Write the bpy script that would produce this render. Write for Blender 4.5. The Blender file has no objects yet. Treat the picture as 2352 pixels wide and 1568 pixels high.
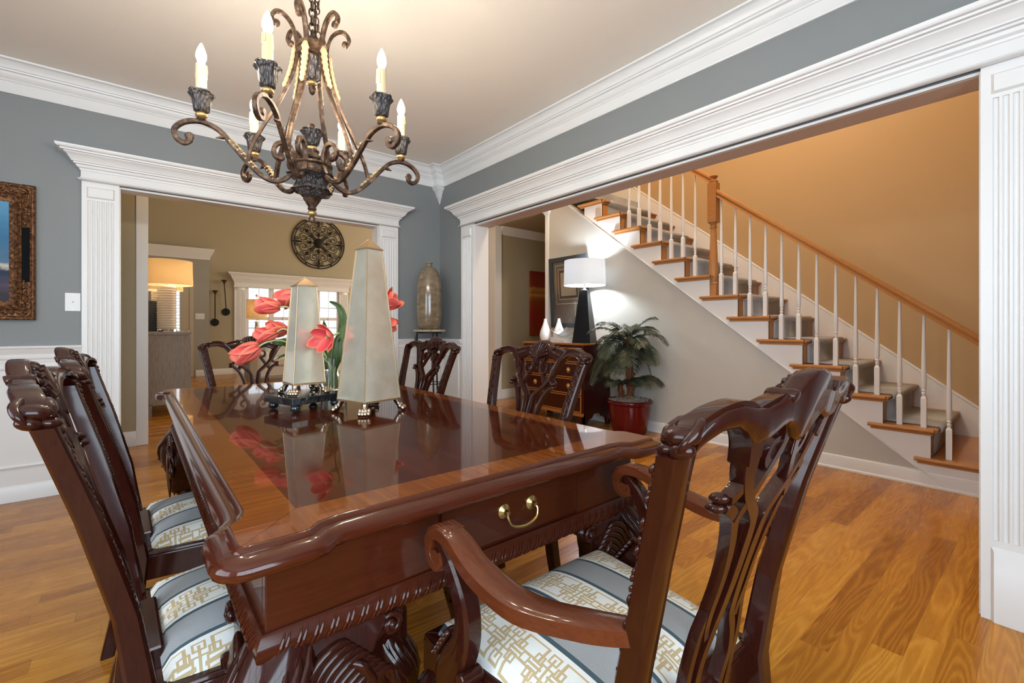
import bpy, bmesh, math, random
from mathutils import Vector, Matrix
PI = math.pi
scene = bpy.context.scene
COL = scene.collection
rnd = random.Random(7)

# ------------------------------------------------------------------ camera
CAM_H = 1.09
cam_d = bpy.data.cameras.new('camera'); cam = bpy.data.objects.new('camera', cam_d)
COL.objects.link(cam)
cam.location = (0, 0, CAM_H)
cam.rotation_euler = (PI/2, 0, -math.radians(39.7))
cam_d.sensor_width = 36; cam_d.lens = 36*1045/2352
cam_d.shift_y = -33/2352; cam_d.clip_start = 0.02; cam_d.clip_end = 100
scene.camera = cam

# ------------------------------------------------------------------ world, light, exposure
scene.view_settings.view_transform = 'Standard'
scene.view_settings.look = 'None'
scene.view_settings.gamma = 1
scene.view_settings.use_curve_mapping = False
scene.view_settings.exposure = 0.07
w = bpy.data.worlds.new('sky'); scene.world = w; w.use_nodes = True
bg = w.node_tree.nodes['Background']
bg.inputs[0].default_value = (0.80, 0.90, 1.0, 1); bg.inputs[1].default_value = 2.2

def area(name, loc, rot, sx, sy, power, color):
    l = bpy.data.lights.new(name, 'AREA'); l.shape = 'RECTANGLE'; l.size = sx; l.size_y = sy
    l.energy = power; l.color = color
    o = bpy.data.objects.new(name, l); o.location = loc; o.rotation_euler = rot; COL.objects.link(o); return o
def point(name, loc, power, color, r=0.03):
    l = bpy.data.lights.new(name, 'POINT'); l.energy = power; l.color = color; l.shadow_soft_size = r
    o = bpy.data.objects.new(name, l); o.location = loc; COL.objects.link(o); return o
DAY = (0.80, 0.90, 1.0); WARM = (1.0, 0.72, 0.42)
# daylight at the dining windows behind the camera and at the front door
area('dining_window_daylight', (-0.6, -1.75, 1.5), (PI/2, 0, 0), 2.5, 1.9, 128, (0.70, 0.86, 1.0))
area('dining_side_window_daylight', (-2.25, 0.6, 1.5), (PI/2, 0, -PI/2), 2.1, 1.8, 62, DAY)
area('front_door_daylight', (3.5, -1.75, 1.4), (PI/2, 0, 0), 1.8, 2.4, 125, DAY)
area('foyer_daylight_upper', (3.6, -1.75, 4.2), (PI/2, 0, 0), 1.8, 1.8, 40, DAY)
area('great_room_side_fill', (8.9, 9.0, 2.6), (PI/2, 0, PI/2), 4, 3.4, 300, (1.0, 0.90, 0.74))  # added fill lamp brightening the great room; no window in this wall
point('foyer_chandelier_light', (3.55, 1.8, 4.3), 158, (1.0, 0.80, 0.57), 0.25)
point('hall_light', (3.4, 4.8, 2.5), 12, (1, .80, .55), 0.1)
point('hall_light_left', (0.3, 4.8, 2.5), 6, WARM, 0.1)

# ------------------------------------------------------------------ node helpers
class S:                                         # a socket with arithmetic
    def __init__(s, nt, sock): s.nt = nt; s.k = sock
    def _m(s, op, *a, clamp=False):
        n = s.nt.nodes.new('ShaderNodeMath'); n.operation = op; n.use_clamp = clamp
        for i, x in enumerate((s,)+a):
            if isinstance(x, S): s.nt.links.new(x.k, n.inputs[i])
            else: n.inputs[i].default_value = float(x)
        return S(s.nt, n.outputs[0])
    def __add__(s, o): return s._m('ADD', o)
    __radd__ = __add__
    def __sub__(s, o): return s._m('SUBTRACT', o)
    def __rsub__(s, o): return (s*-1)+o
    def __mul__(s, o): return s._m('MULTIPLY', o)
    __rmul__ = __mul__
    def __truediv__(s, o): return s._m('DIVIDE', o)
    def floor(s): return s._m('FLOOR')
    def frac(s): return s._m('FRACT')
    def abs(s): return s._m('ABSOLUTE')
    def sin(s): return s._m('SINE')
    def lt(s, o): return s._m('LESS_THAN', o)
    def gt(s, o): return s._m('GREATER_THAN', o)
    def mx(s, o): return s._m('MAXIMUM', o)
    def mn(s, o): return s._m('MINIMUM', o)
    def pw(s, o): return s._m('POWER', o)
    def pp(s, o): return s._m('PINGPONG', o)
def coords(nt, kind='Object'):
    tc = nt.nodes.new('ShaderNodeTexCoord'); sp = nt.nodes.new('ShaderNodeSeparateXYZ')
    nt.links.new(tc.outputs[kind], sp.inputs[0])
    return [S(nt, sp.outputs[i]) for i in range(3)]
def comb(nt, x, y, z):
    n = nt.nodes.new('ShaderNodeCombineXYZ')
    for i, a in enumerate((x, y, z)):
        if isinstance(a, S): nt.links.new(a.k, n.inputs[i])
        else: n.inputs[i].default_value = a
    return n.outputs[0]
def noise(nt, vec, scale=5, detail=3, rough=0.5, dist=0.0):
    n = nt.nodes.new('ShaderNodeTexNoise'); n.inputs['Scale'].default_value = scale
    n.inputs['Detail'].default_value = detail; n.inputs['Roughness'].default_value = rough
    n.inputs['Distortion'].default_value = dist
    if vec is not None: nt.links.new(vec, n.inputs['Vector'])
    return S(nt, n.outputs['Fac'])
def white(nt, vec):
    n = nt.nodes.new('ShaderNodeTexWhiteNoise'); nt.links.new(vec, n.inputs['Vector'])
    return S(nt, n.outputs['Value'])
def ramp(nt, fac, stops):
    n = nt.nodes.new('ShaderNodeValToRGB'); e = n.color_ramp.elements
    while len(e) < len(stops): e.new(0.5)
    for i, (p, c) in enumerate(stops): e[i].position = p; e[i].color = (*c, 1)
    nt.links.new(fac.k, n.inputs[0]); return n.outputs[0]
def mixc(nt, fac, a, b, mode='MIX'):
    n = nt.nodes.new('ShaderNodeMix'); n.data_type = 'RGBA'; n.blend_type = mode
    if isinstance(fac, S): nt.links.new(fac.k, n.inputs[0])
    else: n.inputs[0].default_value = fac
    for i, c in ((6, a), (7, b)):
        if isinstance(c, tuple): n.inputs[i].default_value = (*c, 1)
        else: nt.links.new(c, n.inputs[i])
    return n.outputs[2]
def bump(nt, h, strength=0.3, dist=0.01):
    n = nt.nodes.new('ShaderNodeBump'); n.inputs['Strength'].default_value = strength
    n.inputs['Distance'].default_value = dist; nt.links.new(h.k, n.inputs['Height']); return n.outputs[0]
def objvec(nt, sx=1, sy=1, sz=1):
    x, y, z = coords(nt); return comb(nt, x*sx, y*sy, z*sz)

def pm(name, col=(0.8, 0.8, 0.8), rough=0.5, metal=0.0, coat=0.0, spec=0.5, trans=0.0, ior=1.45, emit=None, es=0.0, fn=None, coatr=0.05):
    m = bpy.data.materials.new(name); m.use_nodes = True; nt = m.node_tree
    b = nt.nodes['Principled BSDF']
    b.inputs['Base Color'].default_value = (*col, 1); b.inputs['Roughness'].default_value = rough
    b.inputs['Metallic'].default_value = metal; b.inputs['Coat Weight'].default_value = coat
    b.inputs['Coat Roughness'].default_value = coatr
    b.inputs['Specular IOR Level'].default_value = spec; b.inputs['Transmission Weight'].default_value = trans
    b.inputs['IOR'].default_value = ior
    if emit: b.inputs['Emission Color'].default_value = (*emit, 1); b.inputs['Emission Strength'].default_value = es
    if fn: fn(nt, b)
    m.diffuse_color = (*col, 1)
    return m
def setc(nt, b, c): nt.links.new(c, b.inputs['Base Color'])
def setn(nt, b, n): nt.links.new(n, b.inputs['Normal'])

def wall_fn(sc=90, st=0.12):
    def f(nt, b): setn(nt, b, bump(nt, noise(nt, objvec(nt), sc, 2), st, 0.004))
    return f
M = {}
M['trim'] = pm('white_trim_paint', (0.775, 0.775, 0.775), 0.32)
M['wall_grey'] = pm('slate_grey_wall_paint', (0.228, 0.243, 0.250), 0.55, fn=wall_fn())
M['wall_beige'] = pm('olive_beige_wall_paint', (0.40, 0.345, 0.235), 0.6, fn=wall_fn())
M['wall_foyer'] = pm('warm_lit_tan_wall_paint', (0.49, 0.335, 0.175), 0.6, fn=wall_fn())  # the foyer's orange lamplight is partly put into this tan
M['wall_stone'] = pm('warm_grey_wall_paint', (0.51, 0.50, 0.46), 0.6, fn=wall_fn())
M['wall_nook'] = pm('cool_grey_wall_paint', (0.36, 0.35, 0.31), 0.6, fn=wall_fn())
M['ceiling'] = pm('ceiling_paint', (0.89, 0.84, 0.77), 0.7, fn=wall_fn(60, 0.1))
M['panel'] = pm('wainscot_paint', (0.74, 0.735, 0.73), 0.35)

def mahog(name, c0, c1, rough=0.26, coat=0.5, axis='z', carve=0.0, cs=60):
    def f(nt, b):
        s = dict(x=(2, 22, 22), y=(22, 2, 22), z=(22, 22, 2))[axis]
        n = noise(nt, objvec(nt, *[q*2.2 for q in s]), 3, 5, 0.65, 0.3)
        setc(nt, b, ramp(nt, n, [(0.15, c0), (0.85, c1)]))
        if carve:
            v = nt.nodes.new('ShaderNodeTexVoronoi'); v.feature = 'SMOOTH_F1'; v.inputs['Scale'].default_value = cs
            nt.links.new(objvec(nt), v.inputs['Vector'])
            setn(nt, b, bump(nt, S(nt, v.outputs['Distance']), carve, 0.02))
    return pm(name, c1, rough, coat=coat, fn=f, coatr=0.08, spec=.12)
DK0, DK1 = (0.0165, 0.0032, 0.0021), (0.037, 0.0073, 0.0040)
M['mahogany'] = mahog('dark_mahogany', DK0, DK1)
M['mahogany_light'] = mahog('polished_red_mahogany', (0.036, 0.0066, 0.0026), (0.066, 0.0135, 0.0048), axis='x', coat=.35)
M['mahogany_arm'] = mahog('paler_red_mahogany', (0.060, 0.0135, 0.0050), (0.115, 0.029, 0.0100), axis='y', coat=.35)  # paler tone of the mahogany, used for the chair arms
M['carved'] = mahog('carved_mahogany', DK0, DK1, carve=0.9, cs=95)
M['chest_wood'] = mahog('red_mahogany_veneer', (0.030, 0.0045, 0.003), (0.062, 0.0095, 0.005), axis='y')
M['inlay'] = mahog('satinwood_inlay', (0.30, 0.10, 0.02), (0.46, 0.19, 0.045), axis='y')
M['oak'] = mahog('golden_oak', (0.36, 0.15, 0.045), (0.52, 0.25, 0.09), rough=0.35, coat=0.3, axis='y')

def floor_fn(nt, b):
    x, y, z = coords(nt)
    W = 0.083
    row = (y/W).floor(); r1 = white(nt, comb(nt, row, 3.3, 0.0))
    xs = x/1.25 + r1*7.31
    pl = xs.floor(); r2 = white(nt, comb(nt, row, pl, 1.7)); r3 = white(nt, comb(nt, pl, row, 9.1))
    lowf = noise(nt, comb(nt, x*0.62+r3*40, y*7+r2*17, 0.0), 1.5, 1.5, 0.45, 0.25)
    lines = ((lowf*105+y*40).sin()*0.5+0.5).pw(1.6)
    fine = noise(nt, comb(nt, x*7+r2*9, y*300, 0.0), 1.0, 3)
    fac = r2*0.50+lines*0.26+fine*0.24
    col = ramp(nt, fac, [(0.10, (0.225, 0.070, 0.005)), (0.40, (0.375, 0.142, 0.013)), (0.68, (0.50, 0.215, 0.024)), (0.92, (0.59, 0.285, 0.045))])
    fx = xs.frac(); fy = (y/W).frac()
    seam = (fy.lt(0.014)).mx(fx.lt(0.0018))
    col = mixc(nt, seam*0.5, col, (0.10, 0.035, 0.008))
    setc(nt, b, col)
    rr = fine*0.10+0.22
    nt.links.new(rr.k, b.inputs['Roughness'])
    setn(nt, b, bump(nt, lines*0.2+fine*0.3-seam, 0.05, 0.002))
M['floor'] = pm('oak_strip_floor', (0.4, 0.18, 0.05), 0.3, coat=0.14, coatr=0.12, spec=.22, fn=floor_fn)

# ------------------------------------------------------------------ mesh helpers
def frames(path, up):
    n = len(path); T = []
    for i in range(n):
        a = path[max(i-1, 0)]; c = path[min(i+1, n-1)]
        t = (c-a); T.append(t.normalized() if t.length > 1e-9 else Vector((0, 0, 1)))
    out = []
    if up is not None:
        for t in T:
            b = up-t*up.dot(t)
            b = b.normalized() if b.length > 1e-6 else t.orthogonal().normalized()
            out.append((b.cross(t).normalized()*-1, b))      # (in-plane normal, binormal~up)
    else:
        nrm = T[0].orthogonal().normalized()
        for t in T:
            nrm = (nrm-t*nrm.dot(t)); nrm = nrm.normalized() if nrm.length > 1e-6 else t.orthogonal().normalized()
            out.append((nrm, t.cross(nrm)))
    return out
def catmull(pts, n=6, closed=False):
    P = [Vector(p) for p in pts]; out = []; m = len(P)
    for i in range(m if closed else m-1):
        if closed: a, b, c, d = P[(i-1) % m], P[i], P[(i+1) % m], P[(i+2) % m]
        else: a, b, c, d = P[max(i-1, 0)], P[i], P[i+1], P[min(i+2, m-1)]
        for k in range(n):
            t = k/n
            out.append(0.5*((2*b)+(c-a)*t+(2*a-5*b+4*c-d)*t*t+(3*b-a-3*c+d)*t**3))
    if not closed: out.append(P[-1])
    return out
def lerpl(vals, n):
    out = []
    for i in range(n):
        f = i/(n-1)*(len(vals)-1); k = min(int(f), len(vals)-2); out.append(vals[k]+(vals[k+1]-vals[k])*(f-k))
    return out
CIRC = lambda k: [(math.cos(2*PI*i/k), math.sin(2*PI*i/k)) for i in range(k)]
RIB = [(-.5, -.5), (-.5, .3), (-.4, .5), (-.24, .40), (.24, .40), (.4, .5), (.5, .3), (.5, -.5)]
RRECT = [(-.5, -.36), (-.5, .36), (-.36, .5), (.36, .5), (.5, .36), (.5, -.36), (.36, -.5), (-.36, -.5)]
class MB:
    def __init__(s): s.v = []; s.f = []
    def add(s, vs, fs):
        o = len(s.v); s.v += [Vector(v) for v in vs]; s.f += [tuple(i+o for i in f) for f in fs]; return s
    def box(s, x0, x1, y0, y1, z0, z1):
        vs = [(x, y, z) for x in (x0, x1) for y in (y0, y1) for z in (z0, z1)]
        return s.add(vs, [(0, 1, 3, 2), (4, 6, 7, 5), (0, 4, 5, 1), (2, 3, 7, 6), (0, 2, 6, 4), (1, 5, 7, 3)])
    def cbox(s, c, d): return s.box(c[0]-d[0]/2, c[0]+d[0]/2, c[1]-d[1]/2, c[1]+d[1]/2, c[2]-d[2]/2, c[2]+d[2]/2)
    def hexa(s, lo, hi):      # lower and upper quads
        n = len(lo); fs = [tuple(range(n))[::-1], tuple(range(n, 2*n))]
        for i in range(n): fs.append((i, (i+1) % n, n+(i+1) % n, n+i))
        return s.add(list(lo)+list(hi), fs)
    def prism(s, poly, z0, z1):
        return s.hexa([(x, y, z0) for x, y in poly], [(x, y, z1) for x, y in poly])
    def lathe(s, prof, seg=24, c=(0, 0, 0), cap=True, axis='z', fl=0.0, nf=0):
        vs = []; fs = []; n = len(prof)
        for r, z in prof:
            for k in range(seg):
                a = 2*PI*k/seg; rr = r*(1+fl*math.cos(nf*a)) if nf else r
                p = (rr*math.cos(a), rr*math.sin(a), z)
                if axis == 'y': p = (p[0], p[2], p[1])
                if axis == 'x': p = (p[2], p[0], p[1])
                vs.append((p[0]+c[0], p[1]+c[1], p[2]+c[2]))
        for i in range(n-1):
            for k in range(seg):
                k2 = (k+1) % seg; fs.append((i*seg+k, i*seg+k2, (i+1)*seg+k2, (i+1)*seg+k))
        if cap:
            fs.append(tuple(range(seg))[::-1]); fs.append(tuple((n-1)*seg+k for k in range(seg)))
        return s.add(vs, fs)
    def ell(s, c, r, seg=14, rings=8):
        if not isinstance(r, (tuple, list)): r = (r, r, r)
        o = len(s.v)
        s.lathe([(max(math.sin(PI*i/rings), 0.02), -math.cos(PI*i/rings)) for i in range(rings+1)], seg)
        for i in range(o, len(s.v)): v = s.v[i]; s.v[i] = Vector((v.x*r[0]+c[0], v.y*r[1]+c[1], v.z*r[2]+c[2]))
        return s
    def sweep(s, path, sec, up=None, sc=1.0, sc2=None, cap=True, closed=False):
        path = [Vector(p) for p in path]; n = len(path); k = len(sec)
        sc = lerpl(sc, n) if isinstance(sc, (list, tuple)) else [sc]*n
        sc2 = sc if sc2 is None else (lerpl(sc2, n) if isinstance(sc2, (list, tuple)) else [sc2]*n)
        fr = frames(path, Vector(up) if up is not None else None); vs = []; fs = []
        for i in range(n):
            a, b = fr[i]
            for (p, q) in sec: vs.append(path[i]+a*(p*sc[i])+b*(q*sc2[i]))
        for i in range(n if closed else n-1):
            j = (i+1) % n
            for m in range(k):
                m2 = (m+1) % k; fs.append((i*k+m, i*k+m2, j*k+m2, j*k+m))
        if cap and not closed: fs.append(tuple(range(k))[::-1]); fs.append(tuple((n-1)*k+m for m in range(k)))
        return s.add(vs, fs)
    def tube(s, path, r, seg=8, up=None, cap=True, closed=False): return s.sweep(path, CIRC(seg), up, r, None, cap, closed)
    def grid(s, fn, nu, nv):
        vs = [fn(i/nu, j/nv) for i in range(nu+1) for j in range(nv+1)]
        fs = [(i*(nv+1)+j, (i+1)*(nv+1)+j, (i+1)*(nv+1)+j+1, i*(nv+1)+j+1) for i in range(nu) for j in range(nv)]
        return s.add(vs, fs)
    def mould(s, path, prof, closed=False):   # path of (x,y); profile of (offset to the right of travel, z), drawn as a strip
        P = [Vector((p[0], p[1])) for p in path]; n = len(P); k = len(prof); D = []
        for i in range(n):
            def nn(a, b): d = (b-a).normalized(); return Vector((d.y, -d.x))
            if closed or 0 < i < n-1:
                n1 = nn(P[i-1], P[i]); n2 = nn(P[i], P[(i+1) % n]); m = (n1+n2); m = m/max(m.dot(n1), 1e-3)
            elif i == 0: m = nn(P[0], P[1])
            else: m = nn(P[-2], P[-1])
            D.append(m)
        vs = []; fs = []
        for i in range(n):
            for (d, z) in prof: vs.append((P[i].x+D[i].x*d, P[i].y+D[i].y*d, z))
        for i in range(n if closed else n-1):
            j = (i+1) % n
            for m in range(k-1): fs.append((i*k+m, j*k+m, j*k+m+1, i*k+m+1))
        if not closed: fs.append(tuple(range(k))); fs.append(tuple((n-1)*k+m for m in range(k))[::-1])
        return s.add(vs, fs)
    def xf(s, Mx, start=0):
        for i in range(start, len(s.v)): s.v[i] = Mx @ s.v[i]
        return s
    def warp(s, fn, start=0):
        for i in range(start, len(s.v)): s.v[i] = Vector(fn(s.v[i]))
        return s
    def obj(s, name, mat, parent=None, smooth=35, bevel=0.0, sub=0, label=None):
        me = bpy.data.meshes.new(name); me.from_pydata([tuple(v) for v in s.v], [], s.f); me.update()
        bm = bmesh.new(); bm.from_mesh(me); bmesh.ops.recalc_face_normals(bm, faces=bm.faces); bm.to_mesh(me); bm.free()
        mats = mat if isinstance(mat, (list, tuple)) else [mat]
        for m in mats: me.materials.append(M[m] if isinstance(m, str) else m)
        if smooth:
            for p in me.polygons: p.use_smooth = True
            me.set_sharp_from_angle(angle=math.radians(smooth))
        o = bpy.data.objects.new(name, me); COL.objects.link(o)
        if parent is not None: o.parent = parent
        if bevel:
            b = o.modifiers.new('bevel', 'BEVEL'); b.width = bevel; b.segments = 2; b.limit_method = 'ANGLE'; b.angle_limit = math.radians(40)
        if sub:
            b = o.modifiers.new('subd', 'SUBSURF'); b.levels = sub; b.render_levels = sub
        if label: o['label'] = label
        return o
def thing(name, label, cat, loc=(0, 0, 0), rotz=0.0, group=None):
    o = bpy.data.objects.new(name, None); o.empty_display_size = 0.1; COL.objects.link(o)
    o.location = loc; o.rotation_euler = (0, 0, rotz); o['label'] = label; o['category'] = cat
    if group: o['group'] = group
    return o
def tag(o, label, cat, group=None, kind=None):
    o['label'] = label; o['category'] = cat
    if group: o['group'] = group
    if kind: o['kind'] = kind
    return o
def struct(o): o['kind'] = 'structure'; return o
def dup(root, loc, rotz, label, group=None):
    def cp(o, p):
        c = o.copy(); COL.objects.link(c); c.parent = p
        for ch in [x for x in kids.get(o.name, [])]: cp(ch, c)
        return c
    kids = {}
    for o in bpy.data.objects:
        if o.parent: kids.setdefault(o.parent.name, []).append(o)
    r = cp(root, None); r.location = loc; r.rotation_euler = (0, 0, rotz); r['label'] = label
    if group: r['group'] = group
    return r

# ================================================================== THE SETTING
YA, XB, CEIL = 4.18, 2.48, 2.73
XL, YF = -1.95, -1.45
A0, A1, B0, B1, HEAD = -0.085, 1.805, 0.185, 3.54, 2.062       # openings
GX0, GY0, GY1, GX1 = 0.10, 5.43, 12.35, 9.0
struct(MB().box(-4, 9.2, -1.6, 12.6, -0.1, 0).obj('floor', 'floor', smooth=0))
struct(MB().box(XL-.1, XB+.15, YF-.1, YA+.12, CEIL, CEIL+.1).obj('ceiling', 'ceiling', smooth=0))
m = MB(); m.box(XL-.12, A0, YA, YA+.12, 0, CEIL); m.box(A1, XB+.15, YA, YA+.12, 0, CEIL); m.box(A0, A1, YA, YA+.12, HEAD, CEIL)
struct(m.obj('wall_back', 'wall_grey', smooth=0))
m = MB(); m.box(XB, XB+.15, B1, YA, 0, CEIL); m.box(XB, XB+.15, YF, B0, 0, CEIL); m.box(XB, XB+.15, B0, B1, HEAD, CEIL)
struct(m.obj('wall_right', 'wall_grey', smooth=0))
# left wall and front wall with real window openings
def wall_open(name, mat, axis, p0, p1, a0, a1, z1, wins, z0=0):
    m = MB(); xs = [a0]
    def bx(u0, u1, zz0, zz1):
        if axis == 'y': m.box(p0, p1, u0, u1, zz0, zz1)
        else: m.box(u0, u1, p0, p1, zz0, zz1)
    cur = a0
    for (u0, u1, s0, s1) in sorted(wins):
        bx(cur, u0, z0, z1)
        if s0 > z0: bx(u0, u1, z0, s0)
        bx(u0, u1, s1, z1); cur = u1
    bx(cur, a1, z0, z1)
    return struct(m.obj(name, mat, smooth=0))
wall_open('wall_left', 'wall_grey', 'y', XL-.12, XL, YF-.12, YA, CEIL, [(-0.4, 1.6, 0.6, 2.3)])
wall_open('wall_front', 'wall_grey', 'x', YF-.12, YF, XL, XB+.15, CEIL, [(-1.7, 0.7, 0.55, 2.35)])
wall_open('wall_front_foyer', 'wall_foyer', 'x', YF-.12, YF, XB+.15, 5.4, 5.4, [(2.7, 4.3, 0.1, 2.5), (2.8, 4.4, 3.4, 5.0)])
nwin = [0]
def window(axis, p, u0, u1, z0, z1, nu, nz):
    nwin[0] += 1
    m = MB(); t = 0.045
    def bx(a, b, c, d, q0, q1):
        if axis == 'y': m.box(q0, q1, a, b, c, d)
        else: m.box(a, b, q0, q1, c, d)
    for (a, b, c, d) in ((u0, u0+t, z0, z1), (u1-t, u1, z0, z1), (u0+t, u1-t, z0, z0+t), (u0+t, u1-t, z1-t, z1)): bx(a, b, c, d, p-.03, p+.03)
    for i in range(1, nu): u = u0+(u1-u0)*i/nu; bx(u-.012, u+.012, z0, z1, p-.015, p+.015)
    for i in range(1, nz): z = z0+(z1-z0)*i/nz; bx(u0, u1, z-.012, z+.012, p-.014, p+.014)
    return struct(m.obj('window_%d' % nwin[0], 'trim', smooth=0))
window('y', XL-.06, -0.4, 1.6, 0.6, 2.3, 4, 4); window('x', YF-.06, -1.7, 0.7, 0.55, 2.35, 4, 4)
window('x', YF-.06, 2.7, 4.3, 0.1, 2.5, 3, 5); window('x', YF-.06, 2.8, 4.4, 3.4, 5.0, 3, 3)

# hall and great room behind the back wall
struct(MB().box(-3.2, 0.02, GY0, GY0+.12, 0, 2.75).obj('wall_hall', 'wall_beige', smooth=0))
struct(MB().box(4.285, 9.1, GY0+.02, GY0+.14, 0, 2.75).obj('wall_hall_right', 'wall_beige', smooth=0))
struct(MB().box(-3.3, -3.2, YA, GY0+.1, 0, 2.75).obj('wall_hall_end', 'wall_beige', smooth=0))
struct(MB().box(XB+.15, 2.66, YA, YA+.12, 0, 5.4).obj('wall_hall_corner', 'wall_foyer', smooth=0))
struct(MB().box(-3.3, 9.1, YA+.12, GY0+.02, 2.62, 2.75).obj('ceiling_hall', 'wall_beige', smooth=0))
struct(MB().box(GX0-.08, GX1, GY0, GY0+.12, 2.6, 5.2).obj('wall_great_room_near', 'wall_beige', smooth=0))
struct(MB().box(-0.02, GX0-.005, GY0+.12, GY1, 0, 5.2).obj('wall_great_room_left', 'wall_stone', smooth=0))
WIN = (2.04, 4.22, 0.55, 2.12)
wall_open('wall_great_room_far', 'wall_beige', 'x', GY1, GY1+.15, -0.2, GX1, 5.2, [WIN, (0.655, 0.77, 0.95, 2.10)])
struct(MB().box(GX1, GX1+.12, GY0, GY1+.1, 0, 5.2).obj('wall_great_room_right', 'wall_beige', smooth=0))
struct(MB().box(-0.2, GX1, GY0, GY1+.1, 5.2, 5.3).obj('ceiling_great_room', 'ceiling', smooth=0))
struct(MB().box(4.165, 4.29, GY0-.02, GY0+.14, 0, 2.62).obj('trim_hall_opening_right', 'trim', smooth=0, bevel=.004))
m = MB().box(0.012, 0.10, GY0-.02, GY0+.14, 0, 2.62)
struct(m.obj('trim_hall_opening_left', 'trim', smooth=0, bevel=.004))
m = MB().mould([(-3.2, GY0), (0.012, GY0)], [(0, 0), (.016, 0), (.016, .10), (.006, .135), (0, .135)])
struct(m.obj('baseboard_hall', 'trim'))
m = MB().mould([(4.29, GY0+.02), (9.0, GY0+.02)], [(0, 0), (.016, 0), (.016, .11), (.006, .14), (0, .14)])
struct(m.obj('baseboard_hall_right', 'trim'))
m = MB().mould([(4.29, GY0+.02), (9.0, GY0+.02)], [(0, 2.50), (.012, 2.50), (.02, 2.53), (.07, 2.60), (.075, 2.62), (0, 2.62)])
struct(m.obj('trim_hall_crown', 'trim'))
m = MB().box(0.1, .655, GY1-.09, GY1, 0, 2.72); m.box(.77, 1.30, GY1-.09, GY1, 0, 2.72); m.box(.655, .77, GY1-.09, GY1, 0, .95); m.box(.655, .77, GY1-.09, GY1, 2.10, 2.72)
struct(m.obj('wall_nook', 'wall_nook', smooth=0))
m = MB().mould([(0.1, GY1-.09), (1.30, GY1-.09), (1.30, GY1)], [(0, 2.60), (.012, 2.60), (.02, 2.66), (.09, 2.80), (.10, 2.84), (0, 2.84)])
struct(m.obj('trim_nook_crown', 'trim'))
m = MB().mould([(1.05, GY1-.09), (1.30, GY1-.09), (1.30, GY1), (1.85, GY1)], [(0, 0), (.016, 0), (.016, .10), (.006, .135), (0, .135)])
struct(m.obj('baseboard_great_room', 'trim'))
m = MB().mould([(4.7, GY1), (GX1, GY1)], [(0, 0), (.016, 0), (.016, .10), (.006, .135), (0, .135)])
struct(m.obj('baseboard_great_room_right', 'trim'))

# foyer shell
SX, FX = 4.18, 5.28
struct(MB().box(FX, FX+.12, YF-.12, GY0+.1, 0, 5.4).obj('wall_foyer_far', 'wall_foyer', smooth=0))
struct(MB().box(XB+.15, FX, YF-.12, YA+.12, 5.4, 5.5).obj('ceiling_foyer', 'ceiling', smooth=0))
struct(MB().box(XB, XB+.15, YF, YA+.12, CEIL+.1, 5.4).obj('wall_foyer_upper', 'wall_foyer', smooth=0))
struct(MB().box(XB+.15, FX, YA+.10, YA+.22, 2.62, 5.4).obj('wall_foyer_over_hall', 'wall_foyer', smooth=0))

# ---- dining-room mouldings
RET = [(0, 0), (.016, 0), (.016, .085), (.010, .10), (.004, .105), (0, .105)]
m = MB(); m.mould([(XL, YF), (XL, YA), (A0-.185, YA)], RET); m.mould([(A1+.19, YA), (XB, YA), (XB, B1+.195)], RET)
struct(m.obj('baseboard_dining', 'trim'))
m = MB(); m.box(XL, A0-.18, YA-.008, YA, .1, .93); struct(m.obj('trim_1', 'panel', smooth=0))
m = MB(); m.box(A1+.19, XB-.008, YA-.008, YA, .1, .93); m.box(XB-.008, XB, B1+.19, YA, .1, .93)
struct(m.obj('trim_2', 'panel', smooth=0))
RAIL = [(0, .865), (.012, .867), (.014, .885), (.022, .89), (.024, .905), (.016, .915), (.02, .925), (.034, .945), (.036, .953), (.046, .957), (.048, .971), (0, .973)]
m = MB(); m.mould([(XL, 1.7), (XL, YA), (A0-.185, YA)], RAIL); m.mould([(XL, YF), (XL, -.5)], RAIL); m.mould([(A1+.19, YA), (XB, YA), (XB, B1+.195)], RAIL)
struct(m.obj('trim_chair_rail', 'trim'))
PROF = [(-.5, 0), (-.42, .5), (-.1, .75), (.15, .6), (.3, .3), (.5, .2), (.5, 0)]
def frame_mould(m, axis, p, u0, u1, z0, z1, wd=.03, dp=.016):
    for (a, b) in (((u0, z0), (u1, z0)), ((u1, z0), (u1, z1)), ((u1, z1), (u0, z1)), ((u0, z1), (u0, z0))):
        d = Vector((b[0]-a[0], b[1]-a[1])).normalized(); a2 = Vector(a)-d*wd/2; b2 = Vector(b)+d*wd/2
        if axis == 'x': m.sweep([(a2.x, p, a2.y), (b2.x, p, b2.y)], [(q*wd, h*dp) for q, h in PROF], up=(0, -1, 0))
        else: m.sweep([(p, a2.x, a2.y), (p, b2.x, b2.y)], [(q*wd, h*dp) for q, h in PROF], up=(-1, 0, 0))
m = MB(); frame_mould(m, 'x', YA-.008, -1.7, -0.36, .215, .835)
struct(m.obj('trim_panel_moulding_left', 'trim'))
m = MB(); frame_mould(m, 'x', YA-.008, 2.07, 2.41, .215, .80); frame_mould(m, 'y', XB-.008, 3.81, 4.11, .215, .80)
struct(m.obj('trim_panel_moulding_corner', 'trim'))
CROWN = [(0, 2.545), (.010, 2.545), (.014, 2.553), (.010, 2.562), (.008, 2.615), (.016, 2.619), (.016, 2.627), (.024, 2.632), (.036, 2.652), (.040, 2.664), (.052, 2.668),
         (.054, 2.676), (.062, 2.680), (.068, 2.696), (.088, 2.713), (.094, 2.717), (.11, 2.718), (.112, 2.729), (0, 2.729)]
m = MB(); m.mould([(XL, YF), (XL, YA), (XB, YA), (XB, YF)], CROWN, closed=True); struct(m.obj('trim_ceiling_crown', 'trim'))
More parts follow.
